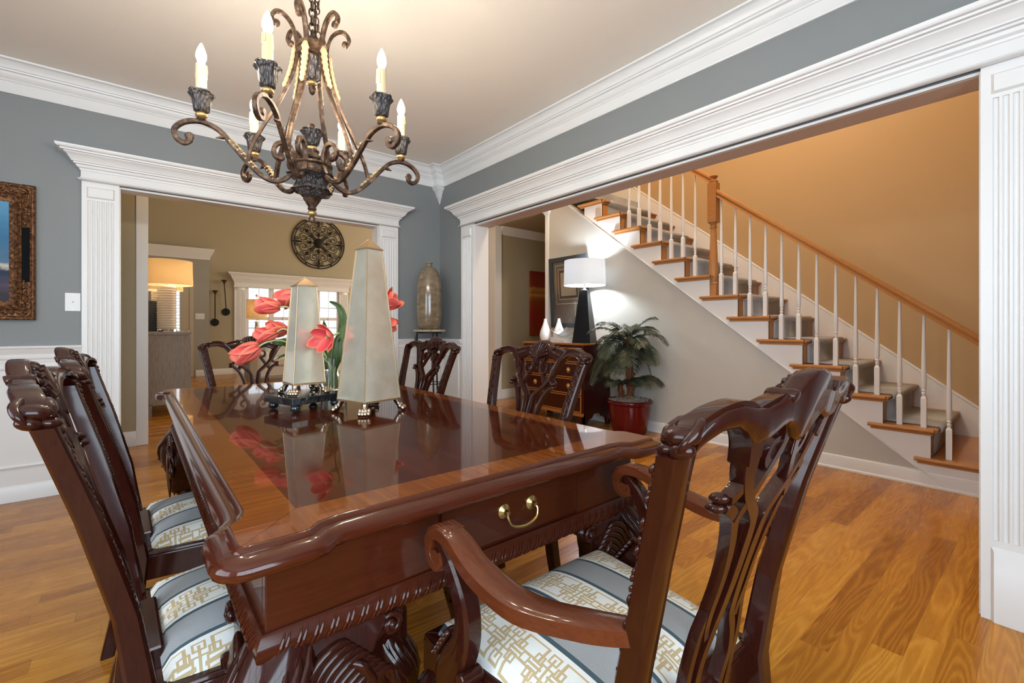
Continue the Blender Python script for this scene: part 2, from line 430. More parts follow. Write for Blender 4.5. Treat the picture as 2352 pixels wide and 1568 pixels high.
# corner block with hanging drop
m = MB(); S_ = .078
m.mould([(XB-S_, YA), (XB-S_, YA-S_), (XB, YA-S_)], [(d, z) for d, z in CROWN])
def corner(m, s0, s1, z0, z1):
    m.hexa([(XB-s0, YA, z0), (XB-s0, YA-s0, z0), (XB, YA-s0, z0), (XB, YA, z0)], [(XB-s1, YA, z1), (XB-s1, YA-s1, z1), (XB, YA-s1, z1), (XB, YA, z1)])
for a, b, c, d in ((.078, .078, 2.54, 2.56), (.086, .092, 2.525, 2.54), (.074, .08, 2.512, 2.525), (.038, .066, 2.46, 2.512), (.044, .044, 2.45, 2.46), (.030, .034, 2.435, 2.45), (.026, .026, 2.427, 2.435), (.006, .022, 2.385, 2.427)): corner(m, a, b, c, d)
struct(m.obj('trim_corner_drop', 'trim', smooth=0))

# ---- cased openings: pilasters and entablature
def pilaster(name, u0, u1, face, axis):          # board on the wall with flutes, head block and plinth
    wd = u1-u0; m = MB(); d = .026
    def poly_flutes(n, mar):
        pts = [(0, 0), (0, -d)]; pit = (wd-2*mar)/n
        for i in range(n):
            c = mar+pit*(i+.5); r = pit*.34
            pts += [(c-r, -d), (c-r*.8, -d+.0055), (c, -d+.0085), (c+r*.8, -d+.0055), (c+r, -d)]
        return pts+[(wd, -d), (wd, 0)]
    m.prism(poly_flutes(6, wd*.13), .30, 1.94)
    m.box(0, wd, -d, 0, 0, .30); m.box(0, wd, -d, 0, 1.94, 2.07)
    s = len(m.v)
    m.hexa([(wd*.13, -d, 1.955), (wd*.87, -d, 1.955), (wd*.87, -d, 2.03), (wd*.13, -d, 2.03)], [(wd*.17, -d-.010, 1.963), (wd*.83, -d-.010, 1.963), (wd*.83, -d-.010, 2.022), (wd*.17, -d-.010, 2.022)])
    m.hexa([(wd*.13, -d, 0), (wd*.98, -d, 0), (wd*.98, -d, .275), (wd*.13, -d, .275)], [(wd*.17, -d-.014, 0), (wd*.95, -d-.014, 0), (wd*.95, -d-.014, .26), (wd*.17, -d-.014, .26)])
    if axis == 'x': m.xf(Matrix.Translation((u0, face, 0)))
    else: m.xf(Matrix.Translation((face, u1, 0)) @ Matrix.Rotation(-PI/2, 4, 'Z'))
    return struct(m.obj(name, 'trim', smooth=50))
pilaster('trim_pilaster_back_left', A0-.185, A0+.006, YA, 'x')
pilaster('trim_pilaster_back_right', A1-.006, A1+.19, YA, 'x')
pilaster('trim_pilaster_right_far', B1-.006, B1+.195, XB, 'y')
pilaster('trim_pilaster_right_near', B0-.20, B0+.006, XB, 'y')
HD = [(0, 2.064), (.004, 2.064), (.016, 2.068), (.020, 2.073), (.014, 2.079), (.006, 2.084), (.003, 2.095), (.003, 2.13), (.008, 2.133), (.010, 2.142), (.022, 2.150), (.026, 2.163), (.036, 2.167),
      (.037, 2.176), (.047, 2.178), (.049, 2.187), (.058, 2.198), (.066, 2.214), (.078, 2.222), (.080, 2.228), (.094, 2.230), (.096, 2.239), (.108, 2.241), (.116, 2.250), (.118, 2.262), (0, 2.262)]
m = MB().mould([(A0-.185, YA), (A0-.185, YA-.03), (A1+.19, YA-.03), (A1+.19, YA)], HD)
struct(m.obj('trim_entablature_back', 'trim'))
m = MB().mould([(XB, B1+.195), (XB-.03, B1+.195), (XB-.03, B0-.2), (XB, B0-.2)], HD)
struct(m.obj('trim_entablature_right', 'trim'))
m = MB(); m.box(A0, A0+.012, YA-.005, YA+.125, 0, HEAD); m.box(A1-.012, A1, YA-.005, YA+.125, 0, HEAD); m.box(A0+.012, A1-.012, YA-.005, YA+.125, HEAD-.012, HEAD)
struct(m.obj('trim_jamb_back', 'trim', smooth=0))
m = MB(); m.box(XB-.005, XB+.155, B1-.012, B1, 0, HEAD); m.box(XB-.005, XB+.155, B0, B0+.012, 0, HEAD); m.box(XB-.005, XB+.02, B0+.012, B1-.012, HEAD-.012, HEAD)
struct(m.obj('trim_jamb_right', 'trim', smooth=0))
m = MB(); m.box(XB+.02, XB+.155, B0+.012, B1-.012, HEAD-.012, HEAD); M['soffit'] = pm('shaded_white_soffit_paint', (.60, .50, .44), .5)  # whitish soffit with its shade and floor bounce put into the colour
struct(m.obj('trim_soffit_right', 'soffit', smooth=0))

# ================================================================== STAIRCASE
RISE, RUN = .1975, .2578
TY = lambda k: .53+RUN*(k-2)               # y of the nosing of tread k
stair = thing('staircase', 'oak and white staircase with grey carpet runner rising in the foyer', 'staircase', (SX, 0, 0))
NT = 14
for k in range(1, NT):
    z = RISE*k; m = MB(); y0 = TY(k); y1 = TY(k+1)+.035+.06
    x0 = -.035
    m.sweep([(FX-SX-.01, y0+.012, z-.012), (x0+.012, y0+.012, z-.012)], [(math.cos(a)*.014, math.sin(a)*.0125) for a in [PI*2*i/10 for i in range(10)]], up=(0, 0, 1))
    m.box(.05, FX-SX-.01, y0+.012, TY(k+1)+.03, z-.0245, z)
    m.box(x0, .05, y0+.012, y1+.02, z-.0245, z)
    m.sweep([(x0, y0+.012, z-.012), (x0, y1+.02, z-.012)], [(math.cos(a)*.013, math.sin(a)*.0125) for a in [PI*2*i/10 for i in range(10)]], up=(0, 0, 1))
    m.box(x0+.016, 0.0, y0+.022, y1+.005, z-.044, z-.0245)
    m.box(0, FX-SX-.01, y0+.02, y0+.034, z-.044, z-.0245)
    m.obj('tread', 'oak', stair)
    m = MB(); m.box(0.0, FX-SX-.01, y0+.032, y0+.05, z-RISE, z-.0245); m.obj('riser', 'oak', stair)
poly = []                                        # white saw-tooth stringer (outline in y,z)
m = MB(); low = lambda y: .114+(y-.621)*.757
for k in range(1, NT):
    ya, yb, z = TY(k)+.032, TY(k+1)+.032, RISE*k-.0245
    la, lb = max(0, low(ya)), max(0, low(yb))
    if la <= 0 and lb > 0:
        yz = .621-.114/.757
        m.hexa([(-.012, ya, 0), (-.012, yz, 0), (-.012, yb, lb), (-.012, yb, z), (-.012, ya, z)], [(.012, ya, 0), (.012, yz, 0), (.012, yb, lb), (.012, yb, z), (.012, ya, z)])
    else:
        m.hexa([(-.012, ya, la), (-.012, yb, lb), (-.012, yb, z), (-.012, ya, z)], [(.012, ya, la), (.012, yb, lb), (.012, yb, z), (.012, ya, z)])
m.sweep([(-.014, .49, low(.49)), (-.014, 3.97, low(3.97))], [(.006*a, .006*b) for a, b in CIRC(6)], up=(1, 0, 0))
m.obj('stringer', 'trim', stair, smooth=20)
m = MB(); off = lambda y: RISE+(y-TY(1))*RISE/RUN    # wall skirt
xs = FX-SX
m.hexa([(xs-.02, .30, 0), (xs-.02, 4.2, off(4.2)-.3), (xs-.02, 4.2, off(4.2)+.16), (xs-.02, .30, off(.30)+.12)], [(xs-.002, .30, 0), (xs-.002, 4.2, off(4.2)-.3), (xs-.002, 4.2, off(4.2)+.16), (xs-.002, .30, off(.30)+.12)])
m.sweep([(xs-.014, .30, off(.30)+.12), (xs-.014, 4.2, off(4.2)+.16)], [(.012*a, .012*b) for a, b in CIRC(6)], up=(1, 0, 0))
m.obj('wall_skirt', 'trim', stair, smooth=20)
def carpet_fn(nt, b):
    n = noise(nt, objvec(nt), 240, 2); n2 = noise(nt, objvec(nt), 9, 2)
    setc(nt, b, ramp(nt, n*.7+n2*.3, [(.3, (.37, .375, .38)), (.7, (.57, .575, .575))])); setn(nt, b, bump(nt, n, .6, .006))
M['carpet'] = pm('grey_loop_carpet', (.38, .36, .33), .95, spec=.1, fn=carpet_fn)
m = MB(); path = []
for k in range(2, NT):
    y, z = TY(k), RISE*k
    path += [(0, y+.026, z-RISE+.012), (0, y+.024, z-.045), (0, y-.012, z-.03), (0, y-.014, z-.008), (0, y-.002, z+.011), (0, y+.02, z+.012)]
path.append((0, TY(NT)+.02, RISE*(NT-1)+.012))
v = []; f = []
for p in path: v += [(.10, p[1], p[2]), (.93, p[1], p[2])]
for i in range(len(path)-1): f.append((2*i, 2*i+1, 2*i+3, 2*i+2))
o = MB().add(v, f).obj('carpet_runner', 'carpet', stair); md = o.modifiers.new('thick', 'SOLIDIFY'); md.thickness = .010; md.offset = -1
def baluster(y, zb, zt):
    m = MB(); x = .045; h = .0155
    m.box(x-h, x+h, y-h, y+h, zb, zb+.20)
    q = [(x-h, y-h), (x+h, y-h), (x+h, y+h), (x-h, y+h)]; s = .6
    m.hexa([(a, b, zb+.20) for a, b in q], [(x+(a-x)*s, y+(b-y)*s, zb+.215) for a, b in q])
    m.lathe([(.0085, .212), (.0135, .235), (.009, .247), (.0135, .252), (.0135, .258), (.0095, .262), (.0145, .28), (.0152, .34), (.0075, zt-zb)], 10, (x, y, zb))
    m.obj('baluster', 'trim', stair, smooth=30)
NEW_Y = 2.098
railz = lambda y: 1.008+(y-.343)*.781
for k in range(1, 12):
    for dy in (.075, .205):
        y = TY(k)+dy
        if abs(y-NEW_Y) < .07 or (k == 1 and dy < .1): continue
        zt = railz(y)-.035 if y < NEW_Y else railz(y)+.06
        baluster(y, RISE*k, zt)
def newel(y, zb, zt):
    m = MB(); x = .045; h = .042
    m.box(x-h, x+h, y-h, y+h, zb, zb+.30)
    m.lathe([(.040, .30), (.044, .305), (.044, .315), (.036, .325), (.040, .335), (.042, .42), (.027, .80), (.025, .83), (.034, .835), (.034, .845), (.025, .85), (.028, .87), (.040, .885)], 16, (x, y, zb))
    m.box(x-h, x+h, y-h, y+h, zb+.885, zt-.075)
    m.lathe([(.030, zt-.075), (.042, zt-.068), (.042, zt-.058), (.024, zt-.05), (.024, zt-.035), (.036, zt-.024), (.040, zt-.012), (.032, zt-.004), (.01, zt)], 16, (x, y, 0))
    m.obj('newel_post', 'oak', stair, smooth=30, bevel=.004)
newel(NEW_Y, RISE*7-.19+.0, 2.53); newel(.285, 0.0, 1.13)
HR = [(-.030, -.03), (-.024, -.012), (-.032, .006), (-.028, .022), (-.012, .031), (.012, .031), (.028, .022), (.032, .006), (.024, -.012), (.030, -.03)]
for (ya, yb, dz) in ((.285, NEW_Y, 0), (NEW_Y, 4.0, .095)):
    MB().sweep([(.045, ya, railz(ya)+dz), (.045, yb, railz(yb)+dz)], HR, up=(0, 0, 1)).obj('handrail', 'oak', stair, smooth=30)
# wall below the stairs, baseboard, end post
m = MB(); yz = .621-.114/.757
m.hexa([(SX, .50, 0), (SX, 4.28, 0), (SX, 4.28, 2.67), (SX, 3.97, 2.67), (SX, .50, low(.50)+.02)], [(SX+.09, .50, 0), (SX+.09, 4.28, 0), (SX+.09, 4.28, 2.67), (SX+.09, 3.97, 2.67), (SX+.09, .50, low(.50)+.02)])
struct(m.obj('wall_stairs', 'wall_stone', smooth=0))
m = MB().mould([(SX, 4.27), (SX, .305)], [(0, 0), (.026, 0), (.026, .012), (.016, .018), (.016, .085), (.012, .10), (0, .105)])
struct(m.obj('baseboard_stairs', 'trim'))
m = MB().box(SX-.02, SX+.11, 4.27, 4.33, 0, 2.56); m.box(SX-.03, SX+.12, 4.26, 4.34, 2.56, 2.585); m.box(SX-.045, SX+.135, 4.245, 4.355, 2.585, 2.62)
struct(m.obj('trim_hall_post', 'trim', smooth=0, bevel=.003))
struct(MB().box(SX, FX, 3.62, YA+.1, 2.66, 2.765).obj('floor_upper_landing', 'carpet', smooth=0))

# ================================================================== DINING TABLE
TX, TYC, HX, HY = .6585, 1.9025, .5465, 1.1275
def veneer_fn(nt, b):
    x, y, z = coords(nt)
    ex = HX-x.abs(); ey = HY-y.abs()
    side = ex.lt(ey)                                   # 1 where the nearest edge is a long edge
    band = ex.mn(ey).lt(.115)
    along = side*y+(1-side)*x; across = side*x+(1-side)*y
    nb = noise(nt, comb(nt, along*55, across*4, side*7), 1, 4, .6, .5)       # band: grain runs across
    row = (x/.22).floor()
    nf = noise(nt, comb(nt, x*38+row*5, y*3, row*3.7), 1, 4, .6, .8)
    cb = ramp(nt, nb, [(.3, (.135, .032, .0048)), (.7, (.215, .062, .009))])
    cf = ramp(nt, nf+white(nt, comb(nt, row, 2.0, 1.0))*.25-.12, [(.3, (.040, .0062, .0016)), (.75, (.082, .0150, .0033))])
    c = mixc(nt, band, cf, cb)
    edge = (ex.mn(ey)-.115).abs().lt(.0016)
    mit = ((ex-ey).abs().lt(.0016))*band
    seam = (y-.36).abs().lt(.0012)
    c = mixc(nt, edge.mx(mit).mx(seam)*.55, c, (.035, .008, .004))
    setc(nt, b, c)
    nt.links.new((nf*.06+.10).k, b.inputs['Roughness'])
    setn(nt, b, bump(nt, noise(nt, comb(nt, x*9, y*2, 0), 1, 2), .012, .01))
M['veneer'] = pm('high_gloss_mahogany_veneer', (.15, .04, .015), .16, coat=.55, coatr=.03, spec=.03, fn=veneer_fn)
M['veneer'].node_tree.nodes['Principled BSDF'].inputs['Coat IOR'].default_value = 1.4
M['edge'] = mahog('glossy_mahogany_edge', (.040, .0072, .0028), (.074, .0150, .0050), rough=.2, coat=.6, axis='x')
M['brass'] = pm('antique_brass', (.62, .43, .17), .28, metal=1)
table = thing('dining_table', 'long glossy mahogany dining table with carved legs under the chandelier', 'table', (TX, TYC, 0))
def outline():
    pr, bl, tr = .030, .115, .055
    q = []                                             # one corner (+,+), from long edge to end edge
    q += [(HX, HY-bl-tr-.05), (HX, HY-bl-tr), (HX+pr*.15, HY-bl-tr*.62), (HX+pr*.8, HY-bl-tr*.25), (HX+pr, HY-bl+.01), (HX+pr, HY-.02)]
    for i in range(1, 6):
        a = PI/2*i/6; q.append((HX+pr-.05+.05*math.cos(a), HY+pr-.05+.05*math.sin(a)))
    q += [(HX-.02, HY+pr), (HX-bl+.01, HY+pr), (HX-bl-tr*.25, HY+pr*.8), (HX-bl-tr*.62, HY+pr*.15), (HX-bl-tr, HY), (HX-bl-tr-.05, HY)]
    pts = list(q); pts += [(-x, y) for x, y in reversed(q)]; pts += [(-x, -y) for x, y in q]; pts += [(x, -y) for x, y in reversed(q)]
    return [Vector(p) for p in pts]
OUT = outline()
def inset(P, d):
    n = len(P); R = []
    for i in range(n):
        a, b, c = P[i-1], P[i], P[(i+1) % n]
        n1 = Vector((-(b-a).y, (b-a).x)).normalized(); n2 = Vector((-(c-b).y, (c-b).x)).normalized()
        m = (n1+n2); m = m/max(m.dot(n1), .3); R.append(b+m*d)
    return R
m = MB(); n = len(OUT)
EDGE = [(.03, .719), (.012, .719), (.003, .723), (0, .732), (.003, .741), (.012, .7475), (.024, .7505), (.029, .7515), (.0305, .7545), (.035, .7585), (.040, .7595)]
rings = [[(p.x, p.y, z) for p in inset(OUT, d)] for d, z in EDGE]
vs = [v for r in rings for v in r]; fs = []
for j in range(len(rings)-1):
    for i in range(n): k = (i+1) % n; fs.append((j*n+i, j*n+k, (j+1)*n+k, (j+1)*n+i))
m.add(vs, fs); m.obj('edge_moulding', 'edge', table, smooth=50)
m = MB(); I = inset(OUT, .040); m.prism([(p.x, p.y) for p in I], .7305, .7602); m.obj('tabletop', 'veneer', table, smooth=0)
AX, AY = HX-.052, HY-.052                              # apron faces
for s in (-1, 1):
    m = MB()
    if s < 0: m.box(-AX, -.17, -AY, -AY+.022, .585, .722); m.box(.255, AX, -AY, -AY+.022, .585, .722); m.box(-.17, .255, -AY+.004, -AY+.022, .585, .722)
    else: m.box(-AX, AX, AY-.022, AY, .585, .722)
    m.obj('end_apron', 'mahogany_light', table, smooth=0, bevel=.002)
    MB().box(s*AX-(.022 if s > 0 else 0), s*AX+(0 if s > 0 else .022), -AY+.0225, AY-.0225, .585, .722).obj('side_apron', 'mahogany_light', table, smooth=0, bevel=.002)
m = MB().box(-.165, .250, -AY-.004, -AY+.01, .600, .714); dr = m.obj('drawer', 'mahogany_light', table, smooth=0, bevel=.002)
m = MB()
for x in (.0, .085):
    m.lathe([(.017, 0), (.017, .002), (.013, .004), (.010, .006), (.006, .008), (.005, .018), (.002, .019)], 18, (0, 0, 0), axis='y')
    for v in m.v[-18*7:]: v.y = -v.y
    for v in m.v[-18*7:]: v.x += x; v.y += -AY-.004; v.z += .664
m.tube(catmull([(.0, -AY-.018, .664), (-.003, -AY-.024, .655), (.003, -AY-.028, .640), (.016, -AY-.03, .632), (.0425, -AY-.031, .628), (.069, -AY-.03, .632), (.082, -AY-.028, .640), (.088, -AY-.024, .655), (.085, -AY-.018, .664)], 5), [.0028, .0028, .003, .004, .003, .0028, .0028], 8)
m.obj('handle', 'brass', dr, label='antique brass swan-neck drawer handle')
m = MB()                                               # gadrooned lower moulding
m.mould([(-AX, -AY), (AX, -AY), (AX, AY), (-AX, AY)], [(0, .592), (.005, .592), (.009, .587), (.014, .577), (.017, .566), (.016, .556), (.011, .550), (0, .548)], closed=True)
def gadroon(x0, y0, x1, y1):
    L = math.hypot(x1-x0, y1-y0); d = Vector((x1-x0, y1-y0, 0))/L; nrm = Vector((d.y, -d.x, 0)); q = .02
    while q < L-.01:
        for e in (0, .0085):
            c = Vector((x0, y0, 0))+d*(q+e)
            pts = [c+d*.008+nrm*.0085+Vector((0, 0, .586)), c+d*.003+nrm*.0150+Vector((0, 0, .576)), c-d*.002+nrm*.0182+Vector((0, 0, .566)), c-d*.007+nrm*.0165+Vector((0, 0, .556)), c-d*.010+nrm*.0105+Vector((0, 0, .550))]
            m.tube(pts, [.0016, .0030, .0034, .0030, .0018], 6)
        q += .027
gadroon(-AX, -AY, AX, -AY); gadroon(AX, -AY, AX, AY); gadroon(AX, AY, -AX, AY); gadroon(-AX, AY, -AX, -AY)
m.obj('gadroon_moulding', 'mahogany_light', table, smooth=40)
def cab_leg(m, cx, cy, dx, dy, h, s=1.0, leaf=True, wings=True):
    D = Vector((dx, dy, 0)).normalized(); Z = Vector((0, 0, 1)); T = Vector((-D.y, D.x, 0)); C0 = Vector((cx, cy, 0))
    zs = [1.0, .93, .83, .70, .52, .34, .18, .10]
    of = [.000, .018, .040, .045, .020, -.004, -.004, .010]
    rs = [.046, .054, .060, .050, .035, .026, .021, .024]
    path = catmull([C0+D*(o*s)+Z*(q*h) for o, q in zip(of, zs)], 4)
    m.sweep(path, CIRC(14), None, [r*s for r in rs])
    b = C0+D*(.016*s)+Z*(.042*s)
    m.ell(b, (.042*s, .042*s, .041*s), 14, 9)
    for a in (-1.9, -.65, .65, 1.9):                   # claws
        q = D*math.cos(a)+T*math.sin(a)
        m.tube([b+Z*.05*s+q*.018*s, b+Z*.032*s+q*.036*s, b+q*.046*s, b-Z*.026*s+q*.040*s, b-Z*.038*s+q*.024*s], [.010*s, .011*s, .010*s, .008*s, .004*s], 8)
    if leaf:
        nP = len(path); rr = lerpl([r*s for r in rs], nP)
        for j, a in enumerate((-1.15, -.85, -.55, -.26, 0, .26, .55, .85, 1.15)):
            end = int(nP*(.62-.16*abs(a))); pts = []
            for i in range(1, end, 2):
                f = i/end; ang = a*(1-.45*f)+(.15*math.sin(f*5)*(1 if a > 0 else -1) if a else 0)
                q = D*math.cos(ang)+T*math.sin(ang); pts.append(path[i]+q*rr[i]*1.02)
            if len(pts) > 2:
                pts.append(pts[-1]+D*.010*s-Z*.004*s)
                m.tube(pts, [.004*s, .009*s, .010*s, .007*s, .004*s], 7)
    if wings:
        for e in (-1, 1):
            W = (Vector((-1 if dx > 0 else 1, 0, 0)) if (e > 0) == (dx*dy > 0) else Vector((0, -1 if dy > 0 else 1, 0)))
            N = D-W*D.dot(W); N.normalize(); o = C0+N*.040*s
            P = lambda w_, z_, n_=0: o+W*(w_*s)+Z*(z_*h)+N*(n_*s)
            ol_ = catmull([(-.045, 1.0, 0), (.02, 1.0, 0), (.10, 1.0, 0), (.150, .995, 0), (.156, .955, 0), (.128, .935, 0), (.108, .875, 0), (.104, .79, 0), (.098, .70, 0), (.078, .63, 0), (.060, .58, 0), (.044, .50, 0), (.02, .42, 0), (-.03, .40, 0)], 3)
            lay = [(-.05, .92), (-.004, 1.0), (.004, .97), (.009, .88)]; kk = len(ol_); vs = []; fs = []
            for n_, sc_ in lay: vs += [P(.04+(q.x-.04)*sc_, .75+(q.y-.75)*(1-(1-sc_)*.5), n_) for q in ol_]
            for i in range(len(lay)-1):
                for j in range(kk): j2 = (j+1) % kk; fs.append((i*kk+j, i*kk+j2, (i+1)*kk+j2, (i+1)*kk+j))
            fs += [tuple(range(kk)), tuple(3*kk+j for j in range(kk))]; m.add(vs, fs)
            for j in range(8):                          # acanthus ribs sweeping up and out, then curling over
                f = j/7; w0, z0 = -.036+.050*f, .36+.13*f
                pts = [P(w0, z0, .012), P(w0+.002+.010*f, z0+.17, .018), P(w0+.020+.016*f, z0+.33-.05*f, .020), P(w0+.052+.022*f, .915-.11*f, .018), P(w0+.092+.020*f, .965-.15*f, .013), P(w0+.108+.016*f, .93-.18*f, .009)]
                m.tube(catmull(pts, 5), [.003*s, .0062*s, .0078*s, .0068*s, .003*s], 8)
            for (cw, cz, r0, a0, tn, rt_) in ((.082, .665, .030, 2.4, 1.5, .0085), (.132, .955, .016, 2.2, 1.2, .0062), (-.004, .90, .020, 0.0, 1.2, .005)):
                sp = [P(cw, cz, .012)+W*(math.cos(a0-2*PI*tn*i/18)*r0*(1-.8*i/18)*s)+Z*(math.sin(a0-2*PI*tn*i/18)*r0*(1-.8*i/18)*s) for i in range(19)]
                m.tube(sp, [rt_*s*.7, rt_*s, rt_*s, rt_*s*.8], 7); m.ell(tuple(P(cw, cz, .014)), rt_*s*1.1, 9, 6)
            for j in range(5):
                f = j/4; m.sweep(catmull([P(.060+.010*f, .90-.030*f, .010), P(.085+.012*f, .875-.05*f, .024-.004*f), P(.100+.006*f, .80-.05*f, .018)], 4), CIRC(7), tuple(N), [.004*s, .0075*s, .003*s])
for sx in (-1, 1):
    for sy in (-1, 1):
        m = MB(); cab_leg(m, sx*(AX-.045), sy*(AY-.045), sx, sy, .555, 1.25)
        m.obj('leg', 'mahogany', table, smooth=60)

# ================================================================== CHAIRS
def fabric_fn(nt, b):
    x, y, z = coords(nt); P = .196
    u = ((x/P+.5).frac()-.5)*P                        # -P/2..P/2, zero at the middle of a cream band
    au = u.abs(); cream = au.lt(.049); teal = au.gt(.049)*au.lt(.0585)
    p = u/.088; q = (y/.098+.5).frac()-.5
    def box(pc, qc, a, bb, t, k=.80):
        t = t*k
        d = ((p.abs()-pc).abs()/a).mx((((q-qc+.5).frac()-.5).abs())/bb)
        return d.lt(1.0)*d.gt(1.0-t/a)
    L = box(.27, .0, .19, .30, .05).mx(box(.0, .0, .105, .105, .05)).mx(box(.0, .5, .14, .14, .05)).mx(box(.16, .25, .10, .11, .05)).mx(box(.16, -.25, .10, .11, .05)).mx(box(.33, .5, .11, .12, .05))
    bar = (p.abs().lt(.025)*((q.abs()-.25).abs().lt(.18))).mx((q.abs()-.5).abs().lt(.026)*p.abs().lt(.36))
    L = L.mx(bar)
    zig = ((y/.05).pp(.5)-.25)*.09
    her = (((u.abs()+zig)*1150).sin()*.5+.5)
    wv = noise(nt, objvec(nt), 700, 1)
    c_cream = mixc(nt, L, (.74, .755, .73), (.50, .385, .215))
    c_grey = mixc(nt, her*.7, (.235, .25, .265), (.40, .42, .425))
    c = mixc(nt, teal, c_grey, (.050, .085, .105)); c = mixc(nt, cream, c, c_cream)
    c = mixc(nt, wv*.18, c, (.12, .12, .12)); setc(nt, b, c); setn(nt, b, bump(nt, wv+her*.3, .25, .002))
M['fabric'] = pm('striped_fretwork_upholstery', (.6, .6, .58), .85, spec=.2, fn=fabric_fn)
def back_y(u, z, k=1.0):
    T = [(0, -.30), (.25, -.247), (.45, -.228), (.62, -.252), (.80, -.297), (.93, -.336), (1.06, -.375)]
    for i in range(len(T)-1):
        if z <= T[i+1][0] or i == len(T)-2:
            f = (z-T[i][0])/(T[i+1][0]-T[i][0]); y = T[i][1]+(T[i+1][1]-T[i][1])*f; break
    c = max(0, min(1, (z-.5)/.45))
    return y-k*.024*c*max(0, 1-(u/.27)**2)
def strand(m, pts, wd, dp=.022, off=0.0, sec=RIB):
    s0 = len(m.v); P = catmull([(u, 0, z) for u, z in pts], 5)
    m.sweep(P, sec, (0, 1, 0), [q*.88 for q in wd], dp)
    def wf(v): return (v.x, back_y(v.x, v.z)+v.y+off, v.z)
    m.warp(wf, s0)
def mirror(pts): return [(-u, z) for u, z in pts]
def chair(name, label, loc, rot, arms=False, group=None):
    t = thing(name, label, 'chair', loc, rot, group)
    fr, rr, dep0, dep1 = (.280, .225, -.222, .222) if arms else (.265, .210, -.215, .235)
    # seat frame and cushion
    m = MB()
    A = [(-rr, dep0), (rr, dep0), (fr, dep1), (-fr, dep1)]; I = [(-rr+.035, dep0+.03), (rr-.035, dep0+.03), (fr-.035, dep1-.035), (-fr+.035, dep1-.035)]
    for i in range(4):
        j = (i+1) % 4
        m.hexa([(*A[i], .385), (*A[j], .385), (*I[j], .385), (*I[i], .385)], [(*A[i], .452), (*A[j], .452), (*I[j], .452), (*I[i], .452)])
        m.hexa([(*A[i], .452), (*A[j], .452), (*I[j], .452), (*I[i], .452)], [(A[i][0]*.985, A[i][1]*.985, .462), (A[j][0]*.985, A[j][1]*.985, .462), (*I[j], .462), (*I[i], .462)])
    m.obj('seat_frame', 'mahogany', t, smooth=0, bevel=.003)
    m = MB()
    def sf(a, b):
        a2 = a*2-1; b2 = b*2-1
        y = dep0+.012+(dep1-dep0-.024)*b; hw = (rr+(fr-rr)*b)-.014
        e = max(abs(a2), abs(b2)); rim = max(0, 1-e**8)
        k = (1-abs(a2)**2.6)*(1-abs(b2)**2.6)
        return (a2*hw, y, .458+.030*rim**.5+.026*k)
    m.grid(sf, 28, 28)
    m.obj('seat', 'fabric', t, smooth=60)
    # back posts with the rear legs, carved front faces
    for s in (-1, 1):
        m = MB(); s0 = len(m.v)
        wx = .014 if arms else 0
        pts = catmull([(s*(.188+wx), 0, 0), (s*(.193+wx), 0, .22), (s*(.198+wx), 0, .45), (s*(.214+wx*.8), 0, .62), (s*.243, 0, .80), (s*.262, 0, .91), (s*.270, 0, .952)], 4)
        m.sweep(pts, RRECT, (0, 1, 0), [.036, .042, .044, .042, .042, .042, .046], [.036, .042, .042, .036, .032, .030, .030])
        m.warp(lambda v: (v.x, back_y(v.x, v.z, 0)+v.y, v.z), s0)
        po = m.obj('back_post', 'mahogany', t, smooth=40)
        m = MB(); s0 = len(m.v)                        # carved strip on the front face
        for i in range(58):
            z = .475+.455*i/57; u = s*(.199+wx*.9+(z-.45)**1.35*.178); ph = i*1.35
            m.ell((u+s*.0095*math.sin(ph), .0170-.0035*max(0, (z-.45)/.5), z), (.0055, .0035, .0068), 7, 4)
            if i % 3 == 0: m.ell((u-s*.010*math.sin(ph), .0165-.0035*max(0, (z-.45)/.5), z), (.0042, .003, .0050), 6, 4)
        m.warp(lambda v: (v.x, back_y(v.x, v.z, 0)+v.y, v.z), s0)
        m.obj('carving', 'mahogany', po, smooth=60)
        m = MB(); s0 = len(m.v)                        # scrolled ear
        m.ell((s*.268, .000, .966), (.016, .017, .013), 14, 9)
        m.ell((s*.275, -.003, .970), (.0165, .022, .0125), 18, 11); m.ell((s*.282, -.012, .956), (.0120, .015, .0105), 14, 9); m.ell((s*.276, .007, .954), (.0125, .014, .0085), 14, 8)
        m.sweep(catmull([(s*.246, -.006, .987), (s*.262, -.014, .985), (s*.280, -.020, .977), (s*.291, -.018, .966), (s*.290, -.013, .955)], 4), CIRC(8), None, [.003, .0065, .0070, .0062, .003])
        m.ell((s*.272, .011, .942), (.010, .009, .009), 10, 7)
        m.sweep(catmull([(s*.236, .010, .984), (s*.256, .013, .981), (s*.272, .014, .974), (s*.282, .012, .962)], 4), CIRC(7), None, [.004, .008, .008, .004])
        m.warp(lambda v: (v.x, back_y(v.x, v.z, 0)+v.y, v.z), s0)
        m.obj('ear', 'mahogany', t, smooth=60)
    # crest rail with shell
    m = MB()
